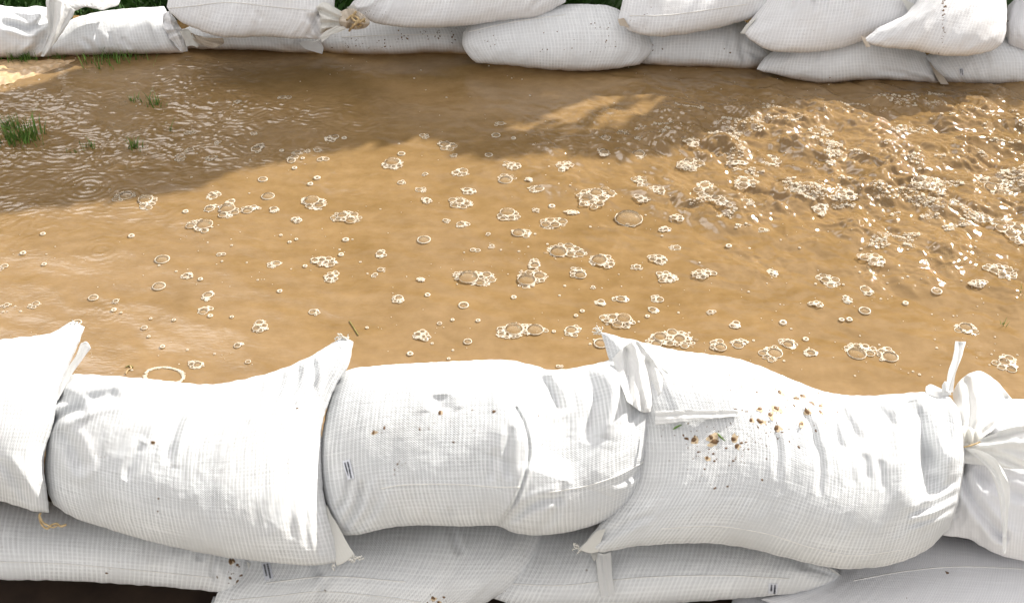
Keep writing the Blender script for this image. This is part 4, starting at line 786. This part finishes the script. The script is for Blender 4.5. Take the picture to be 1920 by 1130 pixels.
def foam_cluster(px, py, wp, hp, kind, seed, label, group, cat='foam bubble', name='foam_bubble'):
    g = random.Random(seed); c = on_z(px, py); pm = np.linalg.norm(c-CC)/F; s = (CAMH/np.linalg.norm(c-CC))
    A = wp*pm/2; B = hp*pm/2/s*.94; z0 = wz(c[0], c[1])
    b = MB(); cells = []
    if kind in 'tr':
        r = (A+B)/2; rim = max(.0010, r*(.14 if kind == 'r' else .30)) if r < .012 else .0020; cells.append((0, 0, r-rim, rim))
    elif kind == 'b': cells.append((0, 0, (A+B)/2, .0013)); cells += [(A*.8*math.cos(t), -B*.8+.004*math.sin(t*3), .005, .001) for t in (1.2, 1.9, 4.5)]
    else:
        n = {'s': 2, 'm': 3, 'M': 4, 'f': 0}[kind]; sh = 1+.0; al = g.uniform(0, 6.28)
        def inside(x, y, r):
            t = math.atan2(y/B, x/A); lim = 1+.16*math.sin(2*t+al)+.10*math.sin(3*t+2*al)+.05*math.sin(7*t+al); return math.hypot(x/A, y/B)+r/min(A, B)*.9 < lim
        def place(r, tries, rim):
            for _ in range(tries):
                x, y = g.uniform(-A, A)*1.1, g.uniform(-B, B)*1.1
                if inside(x, y, r) and all(math.hypot(x-q[0], y-q[1]) > (r+q[2])*.97 for q in cells): cells.append((x, y, r, rim)); return True
            return False
        R0 = min(A, B)
        for i in range(n): place(R0*g.uniform(.55, .78) if kind != 'f' else R0*.3, 60, .0013)
        rmin = max(.0018, R0*.10)
        for lv, q in enumerate((.36, .24, .16, .11)):
            r = max(rmin, R0*q)
            miss = 0
            while miss < 3 and len(cells) < (70 if wp > 60 else 34):
                rr = r*g.uniform(.8, 1.15)
                if not place(rr, 26, max(.0006, min(.0011, rr*.34))): miss += 1
    for (x, y, r, rim) in cells:
        e = max(0, 1-(x/A)**2-(y/B)**2) if A > 0 else 0
        X_, Y_ = c[0]+x, c[1]+y; add_cell(b, (X_, Y_), r, rim, z0+.004*e*(1 if kind in 'fM' else .3), g)
    # wet white froth between the cells, open inside each larger cell
    if kind in 'fMm':
        st = max(.0011, min(.0022, min(A, B)/14)); nx_, ny_ = int(2.6*A/st), int(2.6*B/st); gxx = (np.arange(nx_+1)-nx_/2)*st; gyy = (np.arange(ny_+1)-ny_/2)*st; XX, YY = np.meshgrid(gxx, gyy)
        XX = XX+st*.35*NZ[2](XX*400+k_(seed), YY*400); YY = YY+st*.35*NZ[3](XX*400, YY*400+9)
        tt = np.arctan2(YY/B, XX/A); lim = .93+.16*np.sin(2*tt+al)+.10*np.sin(3*tt+2*al)+.05*np.sin(7*tt+al)+.10*NZ[4](XX*150+k_(seed), YY*150); ins = np.hypot(XX/A, YY/B) < lim
        for q in cells:
            if q[2] > .0042: ins &= np.hypot(XX-q[0], YY-q[1]) > q[2]*.90
        ins &= NZ[5](XX*230+3, YY*230+k_(seed)) > -.42
        ZZ = z0+.0012+.004*np.clip(1-(XX/A)**2-(YY/B)**2, 0, 1)+.0010*NZ[6](XX*500, YY*500); I = np.arange(XX.size).reshape(XX.shape)
        ok = ins[:-1, :-1] & ins[1:, :-1] & ins[1:, 1:] & ins[:-1, 1:]; fq = np.stack([I[:-1, :-1], I[:-1, 1:], I[1:, 1:], I[1:, :-1]], -1)[ok]
        if len(fq):
            us, inv = np.unique(fq, return_inverse=True); VV = np.stack([XX.ravel()+c[0], YY.ravel()+c[1], ZZ.ravel()], -1)[us]; b.add(VV, inv.reshape(fq.shape).tolist(), 0)
    V = np.vstack(b.v)
    o = b.build(name, [M['foam'], M['film'], M['web']]); tag(o, label, cat, group); return o
m, nt, N, L, b = mat('foam_web'); M['web'] = m
b.inputs['Base Color'].default_value = (.74, .64, .50, 1); b.inputs['Roughness'].default_value = .2; gp = N.new('ShaderNodeNewGeometry')
tr = N.new('ShaderNodeBsdfTransparent'); ms = N.new('ShaderNodeMixShader'); vo = N.new('ShaderNodeTexVoronoi'); vo.feature = 'DISTANCE_TO_EDGE'; vo.inputs['Scale'].default_value = 130; L.new(gp.outputs['Position'], vo.inputs['Vector'])
L.new(ramp(N, L, vo.outputs['Distance'], [(.06, (.95,)*3), (.22, (.28,)*3)]), ms.inputs[0]); L.new(tr.outputs[0], ms.inputs[1]); L.new(b.outputs[0], ms.inputs[2]); L.new(ms.outputs[0], N['Material Output'].inputs[0])

ZA = """797,183,60,30,s 835,148,40,24,s 932,181,48,24,s 960,112,30,20,s 1138,137,64,38,m 1122,72,36,16,s 840,68,44,18,s 1243,149,22,12,t 1310,158,44,22,s 1290,186,50,34,m 1357,150,34,16,s 1403,145,36,18,s 1336,183,16,12,t 1425,186,50,22,m 1465,95,70,30,m 1520,94,24,14,t 1300,225,30,12,t 1160,273,42,24,r 1400,270,34,16,t 1370,295,26,16,t 545,350,80,44,s 650,375,86,66,M 942,343,56,40,m 930,402,60,34,m 1015,377,46,30,m 1005,415,96,60,M 1103,407,80,34,m 1183,349,60,32,r 1210,410,50,24,m 1387,380,124,60,M 1530,442,122,62,f 888,480,110,60,M 1310,455,50,28,f 820,419,26,16,t 190,517,22,14,t 580,525,34,14,t 717,630,58,42,r 978,604,40,16,s 1210,649,64,30,m 828,701,66,26,m 885,716,26,14,t 702,747,58,36,r 917,788,54,40,m 1433,640,118,50,f 1464,706,72,50,f 1347,659,22,14,t 1506,609,28,16,t 1235,770,28,14,t 413,798,44,26,r 512,815,34,18,s 503,853,28,14,t 905,852,66,36,m 929,879,28,14,t 666,890,14,10,t 638,930,30,18,r 768,897,16,14,t 1024,883,22,12,t 1149,925,80,54,f 1388,858,46,30,m 657,968,18,10,t 717,1011,30,12,t 1053,1004,42,24,m 865,1090,78,36,m 1095,1080,30,16,r 340,908,44,26,r 1526,542,40,14,t 1240,520,18,8,t 1278,550,20,10,t 1308,538,20,8,t 1023,567,12,8,t 980,637,12,8,t 1620,928,18,10,t 535,865,14,8,t 195,650,22,14,t 103,602,26,16,t 15,660,34,30,s 150,830,50,26,s 25,832,50,16,s 1048,-66,36,14,s 1255,-86,60,16,s"""
ZB = """562,130,90,42,m 462,85,40,24,s 791,34,50,20,s 777,87,44,20,r 592,174,40,16,s 745,174,40,18,r 854,101,26,12,t 323,210,114,46,M 360,166,40,16,t 462,254,30,16,s 360,290,44,18,s 446,321,48,26,s 470,371,50,28,f 620,247,90,36,m 656,328,76,30,m 620,381,124,48,f 846,225,92,36,f 820,276,80,46,m 922,285,34,22,f 1075,235,80,50,f 960,323,80,36,m 832,436,126,52,M 1030,472,132,60,f 955,414,34,22,s 1023,397,36,16,t 1215,365,172,96,f 1418,300,80,52,f 1362,457,110,76,b 1420,377,80,36,f 1480,350,90,40,f 1110,428,80,18,f 892,519,90,42,m 630,477,56,34,m 560,459,34,20,s 741,520,24,18,s 459,542,64,36,r 114,542,30,10,t 685,586,38,26,s 758,574,34,18,s 270,604,54,36,m 1080,598,176,80,M 946,653,66,46,m 1245,641,106,76,M 934,715,134,90,M 1138,692,86,52,m 686,710,194,74,M 273,672,36,22,s 241,698,30,20,s 445,718,44,20,f 345,805,66,36,m 634,834,50,30,r 475,787,42,10,t 855,797,36,12,t 1328,804,72,34,m 1237,822,46,32,m 1485,804,66,32,m 1472,853,52,28,m 1206,756,30,16,s 1157,858,26,14,t 1130,880,22,14,t 1445,880,24,14,t 450,965,72,60,f 528,912,24,16,r 652,990,42,26,r 880,945,214,80,M 1115,945,84,50,m 1316,900,150,74,M 1240,1000,60,50,r 1555,980,210,94,f 697,900,26,14,t 585,897,20,12,t 398,1046,44,12,t 568,1066,20,10,t 1058,1100,36,18,s 1032,949,20,12,t 1492,633,88,46,f 1398,667,48,34,s 1530,710,110,50,f 1565,585,60,28,s 1520,508,50,30,f 1575,462,60,36,f 1605,240,60,50,f 1410,190,70,40,m 1250,178,60,36,m 1335,80,70,28,s 1255,120,60,30,s 1410,120,50,24,s"""
ZC = """305,1025,76,44,m 388,1016,70,36,m 372,946,54,28,m 582,1016,68,44,m 513,1055,90,60,m 668,1053,50,36,m 862,1045,124,70,M 970,1060,90,50,m 1282,958,80,52,m 1435,1095,100,60,f 880,893,46,30,r 690,868,56,24,f 560,936,40,16,t 278,897,40,20,s 888,815,50,36,m 810,850,40,30,f 245,752,100,40,f 740,775,90,50,f 905,710,100,50,f 1420,750,140,50,f 1322,795,80,26,f 515,745,60,30,f 1455,595,130,90,f 1330,545,80,36,f 255,445,110,60,f 315,490,130,50,f 410,425,90,60,f 520,310,70,50,f 205,335,90,60,f 195,265,70,40,f 375,335,80,24,f 1120,440,110,70,f 1400,430,140,80,f 780,470,120,50,f 700,510,70,60,f 620,460,70,40,f 480,590,40,20,s 345,650,30,14,t 420,500,40,30,s 1160,820,50,20,t 1040,860,30,12,t 820,925,30,14,t 650,998,30,14,t 790,925,24,14,t 1590,300,60,30,f"""
BIG = {('B', 880, 945): 'longest foam raft, large clear cells in a row, just above the middle front bag', ('B', 686, 710): 'long tapered foam raft left of the twin bubble clusters in the centre',
 ('B', 934, 715): 'foam cluster of two large cells over a fringe of tiny ones, centre of the water', ('B', 1080, 598): 'large oval foam cluster with two big cells, above and right of the centre cluster',
 ('B', 1245, 641): 'round cluster beaded with small bubbles, right of the large oval foam', ('B', 1215, 365): 'largest mounded foam heap, beside the single big clear bubble', ('B', 1362, 457): 'single biggest clear dome bubble, smooth and round',
 ('B', 1555, 980): 'wide frothy foam patch right above the peaked corner of the mud-spattered bag', ('B', 1316, 900): 'cluster of three big cells just above the mud-spattered bag corner', ('B', 450, 965): 'small teardrop of dense foam above the peaked corner gap',
 ('B', 1030, 472): 'rough dense foam patch left of the single biggest dome', ('B', 832, 436): 'flat oval foam raft left of the rough dense patch', ('B', 620, 381): 'frothy oval foam near the shadow edge, left of centre', ('B', 323, 210): 'foam cluster just below the shadow edge where it turns, centre left',
 ('A', 1387, 380): 'oval bubble cluster in the sun below the shadow edge, left of the triangular foam', ('A', 1530, 442): 'triangular patch of fine foam, left half of the water', ('A', 888, 480): 'rounded foam patch below the cluster of four, left', ('A', 1005, 415): 'biggest bubble cluster in the group of four at the left',
 ('A', 650, 375): 'tall clear cluster sitting right on the shadow edge at the left', ('A', 1149, 925): 'round lacy foam disc alone in the lower left water', ('A', 1433, 640): 'elongated fine foam raft, left of centre', ('A', 1464, 706): 'small lumpy foam piece just below the elongated raft',
 ('A', 865, 1090): 'flat triple bubble right beside the large foam ring near the front bags', ('C', 862, 1045): 'mounded clear cluster above the right half of the mud-spattered bag', ('C', 1282, 958): 'domed bubble cluster above the upright white tail at the right',
 ('C', 1435, 1095): 'frothy patch right of the ruffle, near the right edge', ('C', 513, 1055): 'irregular netted bubble cluster touching the mud-spattered bag', ('C', 1420, 750): 'long flat foam streak near the right edge'}
GB = 'foam bubbles floating on the muddy water'
gl = {'t': 'tiny round white bubble floating alone on the brown water', 'r': 'single clear bubble with one thick white rim', 's': 'small knot of two or three bubbles with white edges', 'm': 'medium cluster of clear bubbles ringed by smaller ones',
      'f': 'ragged patch of fine white froth on the brown water', 'M': 'large cluster of clear bubbles', 'b': 'big bubble'}
k = 0; placed = []; FO = []
for src, s_, ox, oy, sc in (('A', ZA, 0, 220, 2.354), ('B', ZB, 600, 220, 2.354), ('C', ZC, 1200, 160, 2.093)):
    for e in s_.split():
        a_ = e.split(','); x, y, w_, h_ = map(float, a_[:4]); k += 1
        lab = BIG.get((src, int(x), int(y)), gl[a_[4]]); px, py = ox+x/sc, oy+y/sc
        if any(abs(px-q[0]) < 9 and abs(py-q[1]) < 6 for q in placed): continue
        placed.append((px, py)); FO.append((foam_cluster(px, py, w_/sc, h_/sc, a_[4], 100+k, lab, GB), px, py, a_[4], (src, int(x), int(y)) in BIG, (src, int(x), int(y))))
SHORT = {('B', 880, 945): 'longest foam raft', ('B', 686, 710): 'tapered central foam raft', ('B', 1080, 598): 'two-celled oval foam', ('B', 1215, 365): 'largest foam heap', ('B', 1362, 457): 'biggest clear dome', ('B', 1555, 980): 'spattered bag froth',
 ('B', 450, 965): 'teardrop of foam', ('B', 620, 381): 'frothy oval left of centre', ('B', 323, 210): 'shadow bend cluster', ('A', 1530, 442): 'triangular foam patch', ('A', 888, 480): 'rounded left foam patch', ('A', 650, 375): 'shadow edge cluster', ('A', 1149, 925): 'lacy foam disc',
 ('A', 1433, 640): 'elongated foam raft', ('A', 865, 1090): 'flat triple bubble', ('C', 862, 1045): 'mounded cluster', ('C', 1282, 958): 'dome by the upright tail', ('C', 1435, 1095): 'froth right of the ruffle', ('C', 1420, 750): 'right edge foam streak'}
KN_ = {'t': 'tiny white bubble', 'r': 'lone rimmed bubble', 's': 'small bubble knot', 'm': 'medium bubble cluster', 'f': 'patch of fine froth', 'M': 'large bubble cluster'}
LM = {q[5]: (q[1], q[2]) for q in FO if q[5] in SHORT}; buck = {}
for q in FO:
    if q[4]: continue
    kk_, (lx, ly) = min(LM.items(), key=lambda e: math.hypot(e[1][0]-q[1], 1.5*(e[1][1]-q[2]))); dx, dy = q[1]-lx, 1.5*(q[2]-ly)
    dr = ('to the right of' if dx > 0 else 'to the left of') if abs(dx) > abs(dy) else ('below' if dy > 0 else 'beyond'); buck.setdefault((q[3], kk_, dr), []).append((math.hypot(dx, dy), q[0]))
for (kd, kk_, dr), l in buck.items():
    for i, (_, ob) in enumerate(sorted(l, key=lambda e: e[0])): ob['label'] = '%s, %s %s the %s' % (KN_[kd], ('nearest', 'second nearest', 'third nearest', 'fourth nearest', 'fifth nearest', 'sixth nearest', 'seventh nearest', 'eighth nearest', 'ninth nearest')[min(i, 8)] if len(l) > 1 else 'the one', dr, SHORT[kk_])
# large half-sunk foam ring by the second front bag
g = random.Random(77); b = MB()
for j in range(260):
    t = g.uniform(0, 2*PI); rr = 1+g.gauss(0, .035); p = on_z(308+36*rr*math.cos(t), 706+17*rr*math.sin(t)); add_cell(b, p[:2], g.uniform(.0012, .0028), .0009, wz(p[0], p[1])+.0005, g, dome=False, nseg=5)
tag(b.build('foam_ring', [M['foam'], M['film'], M['web']]), 'large open ring of foam against the top of the second front bag', 'foam ring')

# loose froth thrown up over the churned water, and specks everywhere: nobody could count it
g = random.Random(31); b = MB(); rs = np.random.RandomState(8)
n = 60000; px = rs.uniform(1130, 1930, n); py = rs.uniform(180, 650, n); P = on_z(px, py); h_, tu_, _ = water_h(P[:, 0], P[:, 1])
hx, _, _ = water_h(P[:, 0]+.02, P[:, 1]); hy, _, _ = water_h(P[:, 0]-.02, P[:, 1]+.02); hz, _, _ = water_h(P[:, 0], P[:, 1]-.03); crest = h_*2.2-(hx+hy+hz)*.73
dens = NZ[4](P[:, 0]*4+3, P[:, 1]*6)*.8+NZ[5](P[:, 0]*14+3, P[:, 1]*19)*.6
keep = (tu_*(.35+crest*18)+dens*1.3*tu_ > .80)
for i in np.where(keep)[0][:5200]:
    r = .0008+.0036*rs.rand()**4; add_cell(b, (P[i, 0], P[i, 1]), r, r*.42, h_[i]+.0005, g, dome=r > .0025, nseg=6)
n2 = 900; px = rs.uniform(0, 1920, n2); py = 110+rs.rand(n2)*600; P = on_z(px, py); h_, tu_, _ = water_h(P[:, 0], P[:, 1]); dn = NZ[6](P[:, 0]*3, P[:, 1]*4)
for i in range(n2):
    if dn[i] < -.05 and px[i] < 1200: continue
    r = .0008+.0022*rs.rand()**3; add_cell(b, (P[i, 0], P[i, 1]), r, r*.5, h_[i]+.0003, g, dome=False, nseg=5)
tag(b.build('froth', [M['foam'], M['film'], M['web']]), 'fine white froth and specks scattered over the churning brown water', 'froth', kind='stuff')
